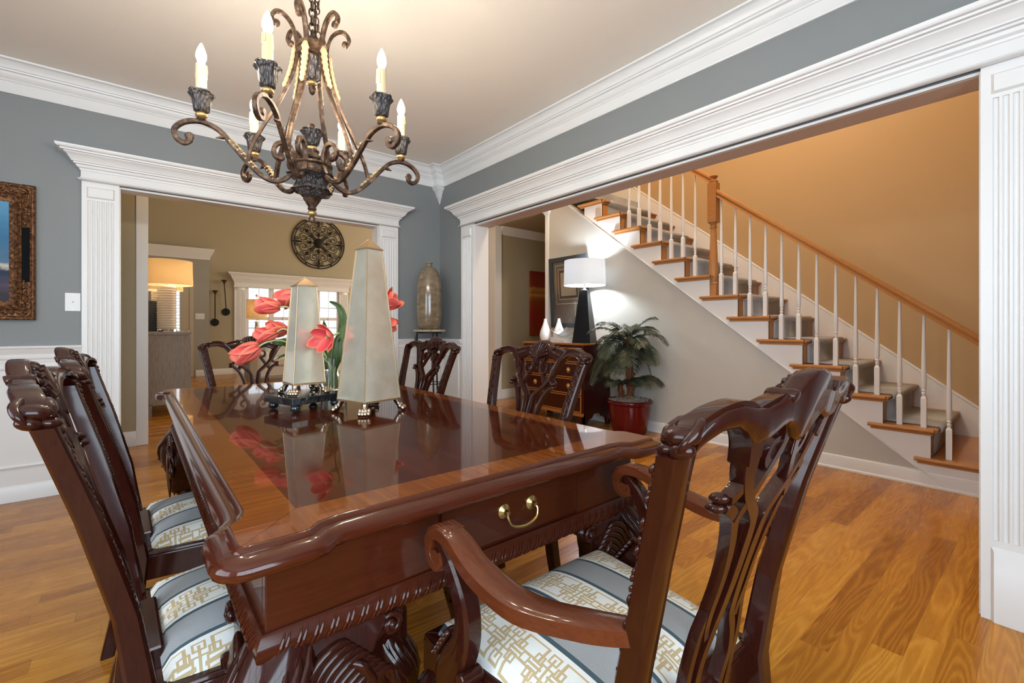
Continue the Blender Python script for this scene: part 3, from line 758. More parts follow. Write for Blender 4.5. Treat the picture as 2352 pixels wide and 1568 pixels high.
    for f in ((lambda p: p), mirror):
        strand(m, f([(.268, .962), (.252, .976), (.226, .986), (.192, .989), (.160, .978), (.134, .950), (.118, .915)]), [.034, .036, .036, .036, .036, .034, .030], .030)
        strand(m, f([(.150, .978), (.120, .985), (.092, .992), (.078, 1.002)]), [.03, .034, .030, .016], .026)
        strand(m, f([(.110, .975), (.082, .975), (.058, .972), (.036, .955), (.024, .930), (.030, .905), (.052, .898), (.068, .912), (.064, .932), (.050, .936)]), [.03, .026, .024, .022, .02, .018, .016, .014, .012, .010], .0195)
        s0 = len(m.v); g = f([(.083, 1.004)])[0]; m.lathe([(.003, -.024), (.008, -.023), (.0100, -.016), (.0085, -.004), (.0100, .008), (.008, .015), (.003, .016)], 12, axis='y', c=(g[0], .0, g[1]-.003)); m.warp(lambda v: (v.x, back_y(v.x, v.z)+v.y, v.z), s0)
    s0 = len(m.v)                                      # solid board behind the shell
    top = [(-.268, .972), (-.250, .987), (-.226, .997), (-.194, 1.000), (-.164, .994), (-.136, .991), (-.108, .996), (-.088, 1.007), (-.074, 1.006), (-.062, 1.008), (-.046, 1.022), (-.022, 1.031), (0, 1.033)]
    bot = [(-.268, .948), (-.250, .960), (-.226, .970), (-.194, .972), (-.166, .962), (-.143, .944), (-.114, .944), (-.088, .955), (-.070, .961), (-.054, .959), (-.036, .948), (-.018, .934), (0, .925)]
    top = top+[(-u, z) for u, z in top[-2::-1]]; bot = bot+[(-u, z) for u, z in bot[-2::-1]]
    lay = [(-.021, .007), (-.018, .002), (-.013, 0), (.003, 0), (.008, .003), (.010, .008)]; k = len(top); vs = []; fs = []
    for yy, d in lay: vs += [(u, yy, z-d) for u, z in top]+[(u, yy, z+d) for u, z in bot]
    for L_ in range(len(lay)-1):
        o_, q_ = L_*2*k, (L_+1)*2*k
        for i in range(k-1): fs += [(o_+i, o_+i+1, q_+i+1, q_+i), (o_+k+i, o_+k+i+1, q_+k+i+1, q_+k+i)]
        fs += [(o_, o_+k, q_+k, q_), (o_+k-1, o_+2*k-1, q_+2*k-1, q_+k-1)]
    for o_ in (0, (len(lay)-1)*2*k): fs += [(o_+i, o_+i+1, o_+k+i+1, o_+k+i) for i in range(k-1)]
    m.add(vs, fs); m.warp(lambda v: (v.x, back_y(v.x, v.z)+v.y, v.z), s0)
    cr = m.obj('crest_rail', 'mahogany', t, smooth=50)
    m = MB(); s0 = len(m.v)
    nl = 9
    for i in range(nl):
        a = -1.15+2.3*i/(nl-1); L = .064*(1-.14*abs(a))
        m.tube([(0, .010, .956), (math.sin(a)*L*.5, .020, .956+math.cos(a)*L*.5), (math.sin(a)*L, .016, .956+math.cos(a)*L)], [.004, .0075, .0095], 8)
        m.ell((math.sin(a)*L, .012, .956+math.cos(a)*L), (.008, .008, .008), 8, 5)
    m.warp(lambda v: (v.x, back_y(v.x, v.z)+v.y, v.z), s0)
    m.obj('shell', 'mahogany', cr, smooth=60)
    # pierced interlaced splat
    m = MB()
    for f in ((lambda p: p), mirror):
        strand(m, f([(.124, .930), (.108, .895), (.080, .855), (.046, .825), (.024, .80), (.017, .75), (.017, .68), (.026, .62), (.046, .575), (.054, .53), (.040, .480), (.030, .455)]), [.030, .026, .022, .022, .024, .028, .026, .022, .02, .02, .02, .022], .022)
        strand(m, f([(.140, .952), (.116, .936), (.103, .912), (.099, .887), (.110, .868), (.127, .858)]), [.022, .022, .021, .02, .018, .016], .020)
        strand(m, f([(.127, .846), (.110, .838), (.092, .820), (.075, .79), (.062, .75), (.056, .70), (.058, .65), (.050, .60)]), [.016, .018, .02, .02, .02, .018, .018, .014], .0180)
        strand(m, f([(.026, .928), (.042, .893), (.062, .860), (.080, .835), (.090, .815)]), [.018, .019, .020, .022, .014], .016, -.0025)
        strand(m, f([(.062, .655), (.074, .60), (.080, .55), (.078, .50), (.070, .455)]), [.012, .016, .017, .018, .022], .0165)
        for (u, z) in f([(.132, .860), (.132, .845)]):
            s0 = len(m.v); m.ell((u, .006, z), (.010, .014, .008), 9, 6); m.warp(lambda v: (v.x, back_y(v.x, v.z)+v.y, v.z), s0)
    m.obj('splat', 'mahogany', t, smooth=45)
    MB().box(-.105, .105, dep0-.012, dep0+.022, .455, .486).obj('splat_shoe', 'mahogany', t, smooth=0, bevel=.006)
    # front legs
    for s in (-1, 1):
        m = MB(); cab_leg(m, s*(fr-.045), dep1-.045, s, 1, .40, .82, leaf=True, wings=False); m.box(s*(fr-.042)-.040, s*(fr-.042)+.040, dep1-.082, dep1-.002, .372, .456)
        m.obj('front_leg', 'mahogany', t, smooth=50)
    if arms:
        for s in (-1, 1):
            m = MB()
            P = catmull([(s*.232, -.262, .690), (s*.262, -.205, .683), (s*.288, -.10, .668), (s*.296, .0, .682), (s*.292, .075, .706), (s*.288, .125, .706), (s*.287, .152, .683), (s*.287, .150, .655), (s*.287, .128, .642), (s*.287, .112, .655), (s*.287, .118, .672)], 6)
            m.sweep(P, [(a*.052, b*.030) for a, b in RRECT], None, 1.0) if False else None
            # flat arm: width follows the side, thickness follows the curve
            n = len(P); vs = []; fs = []
            wl = lerpl([.036, .050, .054, .050, .046, .044, .044, .044, .044, .042, .040], n); tl = lerpl([.026, .028, .030, .030, .030, .028, .026, .022, .018, .014, .010], n)
            for i in range(n):
                tg = (P[min(i+1, n-1)]-P[max(i-1, 0)]).normalized(); X = Vector((1, 0, 0)); X = (X-tg*X.dot(tg)).normalized(); N = tg.cross(X).normalized()
                if i < n*.5 and N.z < 0: N = -N
                if i >= n*.5 and N.dot(pN) < 0: N = -N
                pN = N
                for (p, q) in RRECT: vs.append(P[i]+X*p*wl[i]+N*q*tl[i])
            k = len(RRECT)
            for i in range(n-1):
                for j in range(k): j2 = (j+1) % k; fs.append((i*k+j, i*k+j2, (i+1)*k+j2, (i+1)*k+j))
            fs += [tuple(range(k)), tuple((n-1)*k+j for j in range(k))]
            m.add(vs, fs)
            for e in (-1, 1): m.lathe([(.014, 0), (.014, .004), (.010, .006), (.009, .003)], 14, (s*.287+e*.021, .132, .660), axis='x')
            for j in range(5):
                xx = s*.287+(j-2)*.0085
                m.tube([(xx, .085, .7215), (xx, .122, .7205), (xx, .150, .7085), (xx, .1665, .684), (xx, .162, .656)], [.002, .0035, .0035, .0035, .002], 6)
            m.obj('arm', 'mahogany_arm', t, smooth=40)
            m = MB()
            m.sweep(catmull([(s*.286, .125, .690), (s*.285, .092, .655), (s*.283, .062, .605), (s*.282, .055, .560), (s*.281, .068, .515), (s*.280, .098, .470), (s*.279, .118, .43), (s*.278, .12, .392)], 5), RRECT, (1, 0, 0), [.022, .034, .042, .046, .052, .062, .070, .075], [.036, .036, .036, .036, .036, .034, .032, .03])
            m.lathe([(.012, -.022), (.014, -.02), (.014, .02), (.012, .022)], 12, (s*.280, .052, .470), axis='x'); m.lathe([(.010, -.02), (.011, .02)], 12, (s*.280, .050, .446), axis='x')
            for j in range(5): m.ell((s*.281, .112+.010*j, .520-.013*j), (.020, .009, .010), 10, 6)
            m.obj('arm_support', 'mahogany', t, smooth=40)
    return t
G = 'carved mahogany dining chairs'
first = chair('dining_chair', 'carved mahogany side chair nearest the camera at left end of table', (.235, 1.205, 0), -PI/2+.03, group=G)
dup(first, (.235, 1.835, 0), -PI/2+.02, 'carved side chair behind the front left one, in front of the fluted pilaster', G)
dup(first, (.985, 1.44, 0), PI/2, 'carved side chair in front of the red inlaid chest of drawers', G)
dup(first, (.985, 2.36, 0), PI/2, 'carved side chair in front of the tall brown corner vase', G)
dup(first, (.590, 2.965, 0), PI, 'carved side chair at far end of table behind the tulips', G)
chair('armchair', 'carved mahogany armchair with scrolled arms seen from behind at right front', (.738, .617, 0), .0, arms=True)

# ================================================================== CHANDELIER
def bronze_fn(nt, b):
    n = noise(nt, objvec(nt), 38, 4, .6)
    setc(nt, b, ramp(nt, n, [(.32, (.030, .020, .017)), (.5, (.085, .048, .030)), (.66, (.21, .135, .085))])); setn(nt, b, bump(nt, n, .25, .004))
M['bronze'] = pm('rusted_bronze_iron', (.09, .05, .03), .42, metal=.65, fn=bronze_fn)
def pewter_fn(nt, b):
    v = nt.nodes.new('ShaderNodeTexVoronoi'); v.inputs['Scale'].default_value = 130; nt.links.new(objvec(nt, 1, 1, .32), v.inputs['Vector'])
    d = S(nt, v.outputs['Distance'])
    setc(nt, b, ramp(nt, d, [(.1, (.15, .125, .115)), (.6, (.050, .042, .040))])); setn(nt, b, bump(nt, d, .6, .010))
M['leafcup'] = pm('carved_dark_pewter', (.06, .05, .05), .45, metal=.5, fn=pewter_fn)
M['gilt'] = pm('worn_gilding', (.58, .38, .15), .38, metal=.8)
M['cream_gilt'] = pm('cream_gold_leaf', (.60, .42, .22), .5, metal=.35, fn=lambda nt, b: setn(nt, b, bump(nt, noise(nt, objvec(nt), 160, 3), .8, .01)))
M['candle'] = pm('ivory_candle_sleeve', (.74, .58, .34), .5)
M['bulb'] = pm('glowing_candle_bulb', (1, .9, .7), .3, emit=(1.0, .88, .69), es=390)
CHX, CHY = .549, 1.917
ch = thing('chandelier', 'wrought iron chandelier with six lit candle bulbs above the table', 'chandelier', (CHX, CHY, 0))
SQ = [(-.5, -.5), (-.5, .5), (.5, .5), (.5, -.5)]
m = MB()
m.lathe([(.004, 1.506), (.010, 1.512), (.013, 1.524), (.011, 1.532), (.006, 1.536), (.010, 1.540)], 14)
m.lathe([(.012, 1.556), (.017, 1.562), (.015, 1.572), (.026, 1.590), (.034, 1.602), (.030, 1.610)], 18)
m.lathe([(.03, 1.688), (.076, 1.694), (.080, 1.702), (.072, 1.708), (.070, 1.728), (.078, 1.733), (.078, 1.740), (.05, 1.745), (.036, 1.752), (.046, 1.760), (.046, 1.768), (.030, 1.774), (.024, 1.785), (.028, 1.795)], 22)
m.lathe([(.016, 1.872), (.012, 1.880), (.015, 1.892), (.010, 1.902), (.002, 1.906)], 12)
m.obj('hub', 'bronze', ch, smooth=40)
for z_, r_ in ((1.546, .018), (1.806, .020), (2.066, .021)): MB().ell((0, 0, z_), (r_, r_, .0125)).obj('gilt_bead', 'gilt', ch, smooth=60)
m = MB(); m.lathe([(.030, 1.606), (.044, 1.616), (.062, 1.640), (.074, 1.634), (.056, 1.650), (.052, 1.664), (.062, 1.684), (.088, 1.692), (.07, 1.697)], 36, nf=6, fl=.10)
m.obj('leaf_cup', 'leafcup', ch, smooth=50); m = MB()
m.lathe([(.018, 1.818), (.025, 1.83), (.030, 1.856), (.043, 1.874), (.034, 1.872), (.02, 1.868)], 30, nf=5, fl=.12)
m.obj('finial_cup', 'leafcup', ch, smooth=50)
m = MB(); m.lathe([(.020, 2.075), (.030, 2.085), (.032, 2.12), (.046, 2.162), (.03, 2.165)], 30, nf=6, fl=.10); m.obj('upper_leaf_cup', 'leafcup', ch, smooth=50)
m = MB(); m.lathe([(.030, 2.160), (.058, 2.168), (.054, 2.176), (.050, 2.206), (.058, 2.214), (.05, 2.222), (.018, 2.228), (.016, 2.25), (.006, 2.255)], 22)
m.obj('collar', 'bronze', ch, smooth=40)
MB().lathe([(.012, 2.054), (.014, 2.046), (.010, 2.028), (.002, 2.02)], 12).obj('drop_finial', 'bronze', ch, smooth=40)
m = MB()
z = 2.262; i = 0
while z < CEIL-.02:
    pts = []
    for k in range(16):
        a = 2*PI*k/16; pts.append((.011*math.cos(a)*(1 if i % 2 else 0), .011*math.cos(a)*(0 if i % 2 else 1), z+.019*math.sin(a)))
    m.tube(pts, .0036, 6, None, closed=True); z += .029; i += 1
m.tube(catmull([(.012, .004, 2.25), (.016, .008, 2.36), (.010, .012, 2.48), (.014, .004, 2.60), (.008, .006, CEIL)], 5), .0035, 6)
z = 2.25
for i in range(34):
    pts = [(.020+.006*math.sin(i*1.3)+.009*math.cos(2*PI*k/12)*(i % 2), .004+.006*math.cos(i)+.009*math.cos(2*PI*k/12)*(1-i % 2), z+.016*math.sin(2*PI*k/12)) for k in range(12)]
    m.tube(pts, .0028, 5, None, closed=True); z += .0245
    if z > CEIL-.02: break
m.obj('chain', 'bronze', ch, smooth=60)
MB().lathe([(.006, CEIL-.045), (.03, CEIL-.04), (.055, CEIL-.018), (.062, CEIL)], 22).obj('ceiling_canopy', 'bronze', ch, smooth=40)
ARM = [(.112, 1.748), (.122, 1.744), (.133, 1.752), (.137, 1.772), (.126, 1.796), (.102, 1.806), (.078, 1.793), (.064, 1.757), (.068, 1.712), (.090, 1.674), (.130, 1.652), (.175, 1.664), (.225, 1.708), (.272, 1.762), (.315, 1.806), (.3675, 1.824), (.415, 1.812), (.444, 1.782), (.440, 1.752), (.418, 1.738), (.400, 1.750), (.402, 1.764)]
STR = [(.128, 2.262), (.140, 2.272), (.143, 2.290), (.128, 2.310), (.103, 2.308), (.076, 2.280), (.060, 2.235), (.055, 2.18), (.062, 2.12), (.082, 2.05), (.122, 1.955), (.168, 1.865), (.205, 1.785), (.224, 1.715)]
for k in range(6):
    a = math.radians(233.2+60*k); ca, sa = math.cos(a), math.sin(a)
    P3 = lambda r, z, t=0: Vector((r*ca-t*sa, r*sa+t*ca, z))
    m = MB(); m.sweep(catmull([P3(r, z) for r, z in ARM], 5), RRECT, (-sa, ca, 0), .0165)
    for (r, z) in (ARM[0], ARM[-1]): m.lathe([(.011, -.008), (.014, -.005), (.014, .005), (.011, .008)], 12, axis='y').xf(Matrix.Translation(P3(r, z)) @ Matrix.Rotation(a, 4, 'Z'), len(m.v)-48)
    m.sweep([P3(.285, 1.787), P3(.302, 1.783), P3(.325, 1.776)], RRECT, (-sa, ca, 0), [.006, .012, .002], [.014, .018, .003])
    m.lathe([(.012, 1.826), (.016, 1.832), (.012, 1.838)], 12, P3(.3675, 0))
    arm = m.obj('arm', 'bronze', ch, smooth=40)
    m = MB()
    for j in range(7):
        r, z = .200+.0125*j, 1.686+.0135*j; m.sweep([P3(r-.008, z+.006, -.007), P3(r, z+.009, 0), P3(r+.010, z+.004, .007)], CIRC(7), None, [.005, .0075, .004])
    m.obj('gold_twist', 'cream_gilt', arm, smooth=60)
    c = P3(.3675, 0)
    MB().ell((c.x, c.y, 1.846), (.0195, .0195, .012)).obj('gilt_bead', 'gilt', arm, smooth=60)
    MB().lathe([(.015, 1.856), (.023, 1.862), (.026, 1.885), (.030, 1.908), (.041, 1.924), (.037, 1.930), (.031, 1.920), (.017, 1.916)], 30, (c.x, c.y, 0), nf=5, fl=.11).obj('candle_cup', 'leafcup', arm, smooth=50)
    m = MB(); m.lathe([(.0172, 1.912), (.0172, 2.026), (.013, 2.030), (.006, 2.030)], 16, (c.x, c.y, 0))
    for j in range(5):
        b = rnd.random()*6.28; L = .02+.03*rnd.random(); m.tube([(c.x+.0168*math.cos(b), c.y+.0168*math.sin(b), 2.027), (c.x+.018*math.cos(b), c.y+.018*math.sin(b), 2.02-L)], [.0016, .0024], 6)
    m.obj('candle_sleeve', 'candle', arm, smooth=40)
    MB().lathe([(.008, 2.028), (.011, 2.036), (.0165, 2.052), (.0160, 2.066), (.011, 2.083), (.005, 2.097), (.001, 2.104)], 14, (c.x, c.y, 0)).obj('bulb', 'bulb', arm, smooth=60)
    m = MB(); m.sweep(catmull([P3(r, z) for r, z in STR], 5), RRECT, (-sa, ca, 0), .0125, .018)
    m.lathe([(.009, -.009), (.013, -.006), (.013, .006), (.009, .009)], 12, axis='y').xf(Matrix.Translation(P3(.128, 2.264)) @ Matrix.Rotation(a, 4, 'Z'), len(m.v)-48)
    st = m.obj('strap', 'bronze', ch, smooth=40)
    m = MB()
    gl = [P3(.0665+.038*(j/15)**1.7, 2.197-.175*j/15) for j in range(16)]
    m.sweep(gl, RRECT, (-sa, ca, 0), [.004]+[.011+.004*(j % 2) for j in range(14)]+[.003], [.012]+[(.020+.010*(j % 2))*(1-.03*j) for j in range(14)]+[.006])
    m.obj('gold_leaf', 'cream_gilt', st, smooth=60)

# ================================================================== TABLE CENTREPIECES
def mirror_fn(nt, b):
    v = noise(nt, objvec(nt), 70, 3, .6); sp = noise(nt, objvec(nt), 260, 2)
    f = (sp.gt(.69))*(v.gt(.53))
    c = ramp(nt, noise(nt, objvec(nt), 14, 4), [(.3, (.72, .65, .49)), (.7, (.84, .79, .66))]); setc(nt, b, mixc(nt, f*.75, c, (.10, .09, .07)))
    nt.links.new((v*.20+.10).k, b.inputs['Roughness'])
M['antique_mirror'] = pm('antiqued_mirror_glass', (.7, .66, .54), .22, metal=.66, coat=.5, fn=mirror_fn)
M['champ'] = pm('champagne_gold_edging', (.46, .31, .17), .42, metal=.75)
M['pewter'] = pm('polished_pewter_gold', (.52, .43, .33), .22, metal=1)
M['blackmarble'] = pm('glossy_black_stone', (.012, .014, .017), .12, coat=.6, fn=lambda nt, b: setc(nt, b, ramp(nt, noise(nt, objvec(nt), 18, 5, .7, 1.5), [(.45, (.008, .010, .012)), (.8, (.06, .065, .07))])))
def obelisk(name, label, loc, rot, a0, a1, hf, hb, ht):
    t = thing(name, label, 'obelisk', loc, rot, 'mirrored obelisks on the table')
    q = lambda a, z: [(-a, -a, z), (a, -a, z), (a, a, z), (-a, a, z)]
    a0 /= 2; a1 /= 2
    MB().hexa(q(a0-.001, hf+.008), q(a1-.001, hb)).obj('mirror_body', 'antique_mirror', t, smooth=0)
    m = MB().hexa(q(a1+.004, hb-.002), q(a1+.004, hb+.003)); m.hexa(q(a1+.001, hb+.003), q(.002, ht)); m.obj('pyramid_cap', 'champ', t, smooth=0)
    m = MB()
    for (x, y) in ((-1, -1), (1, -1), (1, 1), (-1, 1)):
        m.tube([(x*a0, y*a0, hf+.006), (x*a1, y*a1, hb+.002)],   .0019, 6); m.tube([(x*a1, y*a1, hb+.002), (0, 0, ht)], .0024, 6)
        for (z, a, r) in ((hf+.008, a0, .0022), (hb+.001, a1, .0022)):
            m.tube([(x*a, y*a, z), (-y*a, x*a, z)], r, 6)
    m.hexa(q(a0+.001, hf+.002), q(a0+.001, hf+.008)); m.obj('gilt_edging', 'champ', t, smooth=30)
    for (x, y) in ((-1, -1), (1, -1), (1, 1), (-1, 1)):
        m = MB(); d = Vector((x, y, 0)).normalized(); e = Vector((-d.y, d.x, 0)); c = Vector((x*a0, y*a0, 0))-d*.016; s = hf/.034
        m.tube([c+Vector((0, 0, hf+.003)), c+d*.004*s+Vector((0, 0, hf*.78)), c+d*.010*s+Vector((0, 0, hf*.5)), c+d*.014*s+Vector((0, 0, .010*s))], [.011*s, .009*s, .008*s, .011*s], 10)
        for j in (-1.5, -.5, .5, 1.5):
            o = c+d*(.026-.003*abs(j))*s+e*j*.0085*s
            m.ell((o.x, o.y, .0085*s), (.0075*s, .0075*s, .0085*s), 9, 6); o2 = o-d*.009*s; m.ell((o2.x, o2.y, .015*s), (.007*s, .007*s, .009*s), 9, 6)
        m.obj('paw_foot', 'pewter', t, smooth=60)
    return t
TOPZ = .7602
obelisk('obelisk', 'taller antiqued-mirror obelisk standing directly on the table', (.713, 1.742, TOPZ), math.radians(15), .170, .070, .042, .634, .676)
sd = thing('display_stand', 'low black stone stand under the shorter mirrored obelisk', 'stand', (.540, 1.985, TOPZ), math.radians(17))
MB().box(-.115, .115, -.10, .10, .030, .058).obj('slab', 'blackmarble', sd, smooth=0, bevel=.003)
for (x, y) in ((-1, -1), (1, -1), (1, 1), (-1, 1)):
    m = MB().ell((x*.088, y*.076, .0165), (.019, .019, .0165), 16, 9); m.lathe([(.012, .026), (.012, .031)], 12, (x*.088, y*.076, 0)); m.obj('ball_foot', 'blackmarble', sd, smooth=50)
obelisk('obelisk', 'shorter antiqued-mirror obelisk on the black stand', (.540, 1.995, TOPZ+.058), math.radians(4), .126, .074, .038, .440, .476)

R_, F_, U_ = Vector((.7694, -.6388, 0)), Vector((.6388, .7694, 0)), Vector((0, 0, 1))
def at(px, py, d): return Vector((0, 0, CAM_H))+F_*d+R_*((px-1176)/1045*d)+U_*((751-py)/1045*d)
def glassm(name, col=(1, 1, 1), rough=0.0, ior=1.45): return pm(name, col, rough, trans=1.0, ior=ior)
M['glass'] = glassm('clear_glass', (.96, 1, .98))
M['water'] = glassm('clear_water', (.95, .98, .92), ior=1.33)
VX, VY = .815, 2.46
vs_ = thing('glass_vase', 'clear glass cylinder vase of water behind the obelisks', 'vase', (VX, VY, TOPZ))
MB().lathe([(.060, 0), (.064, .004), (.066, .17), (.0635, .17), (.0615, .010), (.002, .010)], 32, cap=False).add([(0, 0, 0)], []).obj('glass', 'glass', vs_, smooth=50)
MB().lathe([(.002, .011), (.0605, .011), (.062, .105), (.002, .105)], 32).obj('water', 'water', vs_, smooth=50)
def petal_fn(nt, b):
    tc = nt.nodes.new('ShaderNodeTexCoord'); sp = nt.nodes.new('ShaderNodeSeparateXYZ'); nt.links.new(tc.outputs['UV'], sp.inputs[0])
    u, v = S(nt, sp.outputs[0]), S(nt, sp.outputs[1]); st = noise(nt, comb(nt, u*26, v*2, 0), 1, 3)
    e = ((u-.5).abs()*1.6).mx(v*v*.8)
    setc(nt, b, ramp(nt, e+st*.3-.15, [(.05, (.60, .055, .085)), (.5, (.80, .115, .10)), (.95, (.93, .30, .15))]))
    b.inputs['Subsurface Weight'].default_value = .25; b.inputs['Subsurface Radius'].default_value = (.02, .008, .004)
M['petal'] = pm('coral_tulip_petal', (.8, .12, .1), .45, fn=petal_fn)
M['stem'] = pm('pale_green_stem', (.42, .52, .24), .5)
M['tleaf'] = pm('tulip_leaf_green', (.075, .17, .035), .4, fn=lambda nt, b: setc(nt, b, ramp(nt, noise(nt, objvec(nt, 20, 20, 3), 3, 3), [(.3, (.032, .075, .022)), (.8, (.13, .20, .06))])))
def petal(frame, base, ang, L, Wd, open_, curl):
    """a cupped petal as a grid; frame=(axis, a, b)"""
    ax, A, B = frame; rad = A*math.cos(ang)+B*math.sin(ang); tan = -A*math.sin(ang)+B*math.cos(ang)
    m = MB()
    def fn(u, v):
        wv = math.sin(PI*min(1, v*.90+.06))**.55*Wd*(1-.12*v)
        r = .006+open_*(math.sin(v*PI*.62))*.036+curl*max(0, v-.6)**2*.20
        uu = (u-.5)*2; bend = uu*1.15
        p = base+ax*(L*v-.004*uu*uu)+rad*(r-.020*uu*uu*math.sin(PI*min(1, v+.08)))+tan*(wv*uu*.5)
        return p
    m.grid(fn, 8, 10); return m
def tulip(label, head, d, stem_mid, L=.095, open_=1.0, curl=0.0, seed=1, leafs=()):
    rr = random.Random(seed); d = d.normalized(); base = head-d*L*.5
    t = thing('tulip', label, 'tulip', tuple(Vector((VX, VY, TOPZ+.012))), 0, 'coral tulips in the glass vase'); O = Vector((VX, VY, TOPZ+.012))
    foot = Vector((rr.uniform(-.03, .03), rr.uniform(-.03, .03), .006))
    P = catmull([foot, foot*.6+Vector((0, 0, .10))+(stem_mid-O)*.12, stem_mid-O, base-d*.05-O, base-O], 6)
    MB().tube(P, [.0042, .0044, .0040, .0040, .0048], 8).obj('stem', 'stem', t, smooth=60)
    A = d.orthogonal().normalized(); B = d.cross(A)
    for k in range(6):
        inner = k % 2; g = petal((d, A, B), base-O, k*PI/3+rr.uniform(-.1, .1), L*(1+rr.uniform(-.06, .08)), .078*(1+rr.uniform(-.05, .05))*L/.095, open_*(1 if not inner else .80)+rr.uniform(-.06, .06), curl*(1 if not inner else .3))
        o = g.obj('petal', 'petal', t, smooth=80)
        uv = o.data.uv_layers.new(name='UVMap')
        for lp in o.data.loops: i = lp.vertex_index; uv.data[lp.index].uv = ((i//11)/8, (i % 11)/10)
        md = o.modifiers.new('thick', 'SOLIDIFY'); md.thickness = .0016
    if open_ > 1.3:
        m = MB(); m.tube([base-O, base+d*.03-O], [.006, .004], 8)
        m.obj('pistil', 'stem', t, smooth=60)
    for pts, wd in leafs:
        m = MB(); Pl = catmull([p-O for p in pts], 5); n = len(Pl); vsx = []; fsx = []
        for i, p in enumerate(Pl):
            tg = (Pl[min(i+1, n-1)]-Pl[max(i-1, 0)]).normalized(); sd_ = tg.cross(F_); sd_ = sd_.normalized() if sd_.length > 1e-4 else R_
            f = i/(n-1); w_ = wd*math.sin(PI*(.12+.88*f))**.8*.5; vsx += [p+sd_*w_-F_*.006, p+F_*.006, p-sd_*w_-F_*.006]
        for i in range(n-1): fsx += [(3*i, 3*i+1, 3*i+4, 3*i+3), (3*i+1, 3*i+2, 3*i+5, 3*i+4)]
        o = m.add(vsx, fsx).obj('leaf', 'tleaf', t, smooth=60); md = o.modifiers.new('thick', 'SOLIDIFY'); md.thickness = .0015
    return t
Vt = lambda dx, df, z: Vector((VX, VY, 0))+R_*dx+F_*df+U_*z
tulip('coral tulip pointing left in front of the shuttered window, clear of the obelisk', at(616, 702, 2.36), -R_-F_*.25+U_*.12, at(690, 740, 2.40), .108, 1.0, .1, 3)
tulip('coral tulip in the left pair, pointing left and lower', at(612, 768, 2.30), -R_-U_*.25-F_*.15, at(690, 800, 2.36), .10, 1.0, .1, 4)
tulip('coral tulip in the left pair, nearest the short obelisk', at(634, 756, 2.34), -R_*.8+U_*.1-F_*.5, at(700, 780, 2.42), .10, 1.05, .1, 5, [([at(735, 850, 2.44), at(690, 800, 2.40), at(655, 785, 2.34), at(630, 790, 2.30)], .05)])
tulip('coral tulip drooping lowest left in front of the far chair', at(566, 810, 2.20), -R_-U_*.55-F_*.25, at(660, 786, 2.30), .122, .95, .0, 6, [([at(740, 860, 2.44), at(700, 830, 2.40), at(660, 815, 2.35), at(634, 826, 2.30)], .018)])
tulip('coral tulip partly hidden behind the upper left edge of the short obelisk', at(660, 682, 2.46), -U_*.25-R_*.6+F_*.1, at(700, 690, 2.50), .10, 1.2, .2, 7)
tulip('wide open coral tulip facing the camera between the obelisks', at(746, 776, 1.80), -F_-R_*.35-U_*.22, at(770, 780, 2.05), .070, 1.45, .25, 8,
      [([at(765, 840, 2.44), at(778, 790, 2.46), at(789, 740, 2.50), at(780, 705, 2.52), at(757, 692, 2.52)], .045), ([at(762, 850, 2.42), at(770, 815, 2.40), at(783, 775, 2.40)], .075), ([at(752, 845, 2.44), at(752, 790, 2.50), at(744, 735, 2.5)], .05)])
tulip('coral tulip half hidden behind the tall obelisk, upper one', at(896, 694, 2.62), R_*.7+U_*.5-F_*.1, at(850, 740, 2.56), .11, 1.2, .5, 9)
tulip('coral tulip half hidden behind the tall obelisk, lower one', at(893, 744, 2.64), R_*.8-U_*.35, at(850, 790, 2.56), .09, 1.0, .2, 10)

# ================================================================== DINING ROOM: WALL PIECES AND CORNER STAND
sw = thing('light_switch', 'white toggle light switch plate on grey wall beside the framed painting', 'switch', (-.313, YA, 1.256))
MB().box(-.038, .038, -.006, 0, -.060, .060).obj('plate', 'trim', sw, smooth=0, bevel=.002)
m = MB().box(-.006, .006, -.008, -.005, -.014, .014); m.hexa([(-.004, -.006, -.006), (.004, -.006, -.006), (.004, -.006, .006), (-.004, -.006, .006)], [(-.003, -.016, .004), (.003, -.016, .004), (.003, -.016, .010), (-.003, -.016, .010)])
m.obj('toggle', 'trim', sw, smooth=0)
M['screw'] = pm('dull_screw', (.45, .45, .45), .4, metal=.8)
m = MB()
for z in (-.044, .044): m.lathe([(.003, 0), (.003, .0012)], 10, axis='y', c=(0, -.0072, z))
m.obj('screw', 'screw', sw, smooth=0)
ol = thing('wall_outlet', 'white outlet plate low on the white wainscot in the corner', 'outlet', (XB-.009, 3.86, .36), PI/2)
m = MB().box(-.036, .036, 0, .005, -.058, .058); m.obj('plate', 'trim', ol, smooth=0, bevel=.002)
m = MB()
for z in (-.02, .02): m.box(-.014, .014, .004, .007, z-.013, z+.013)
m.obj('socket', 'trim', ol, smooth=0, bevel=.002)

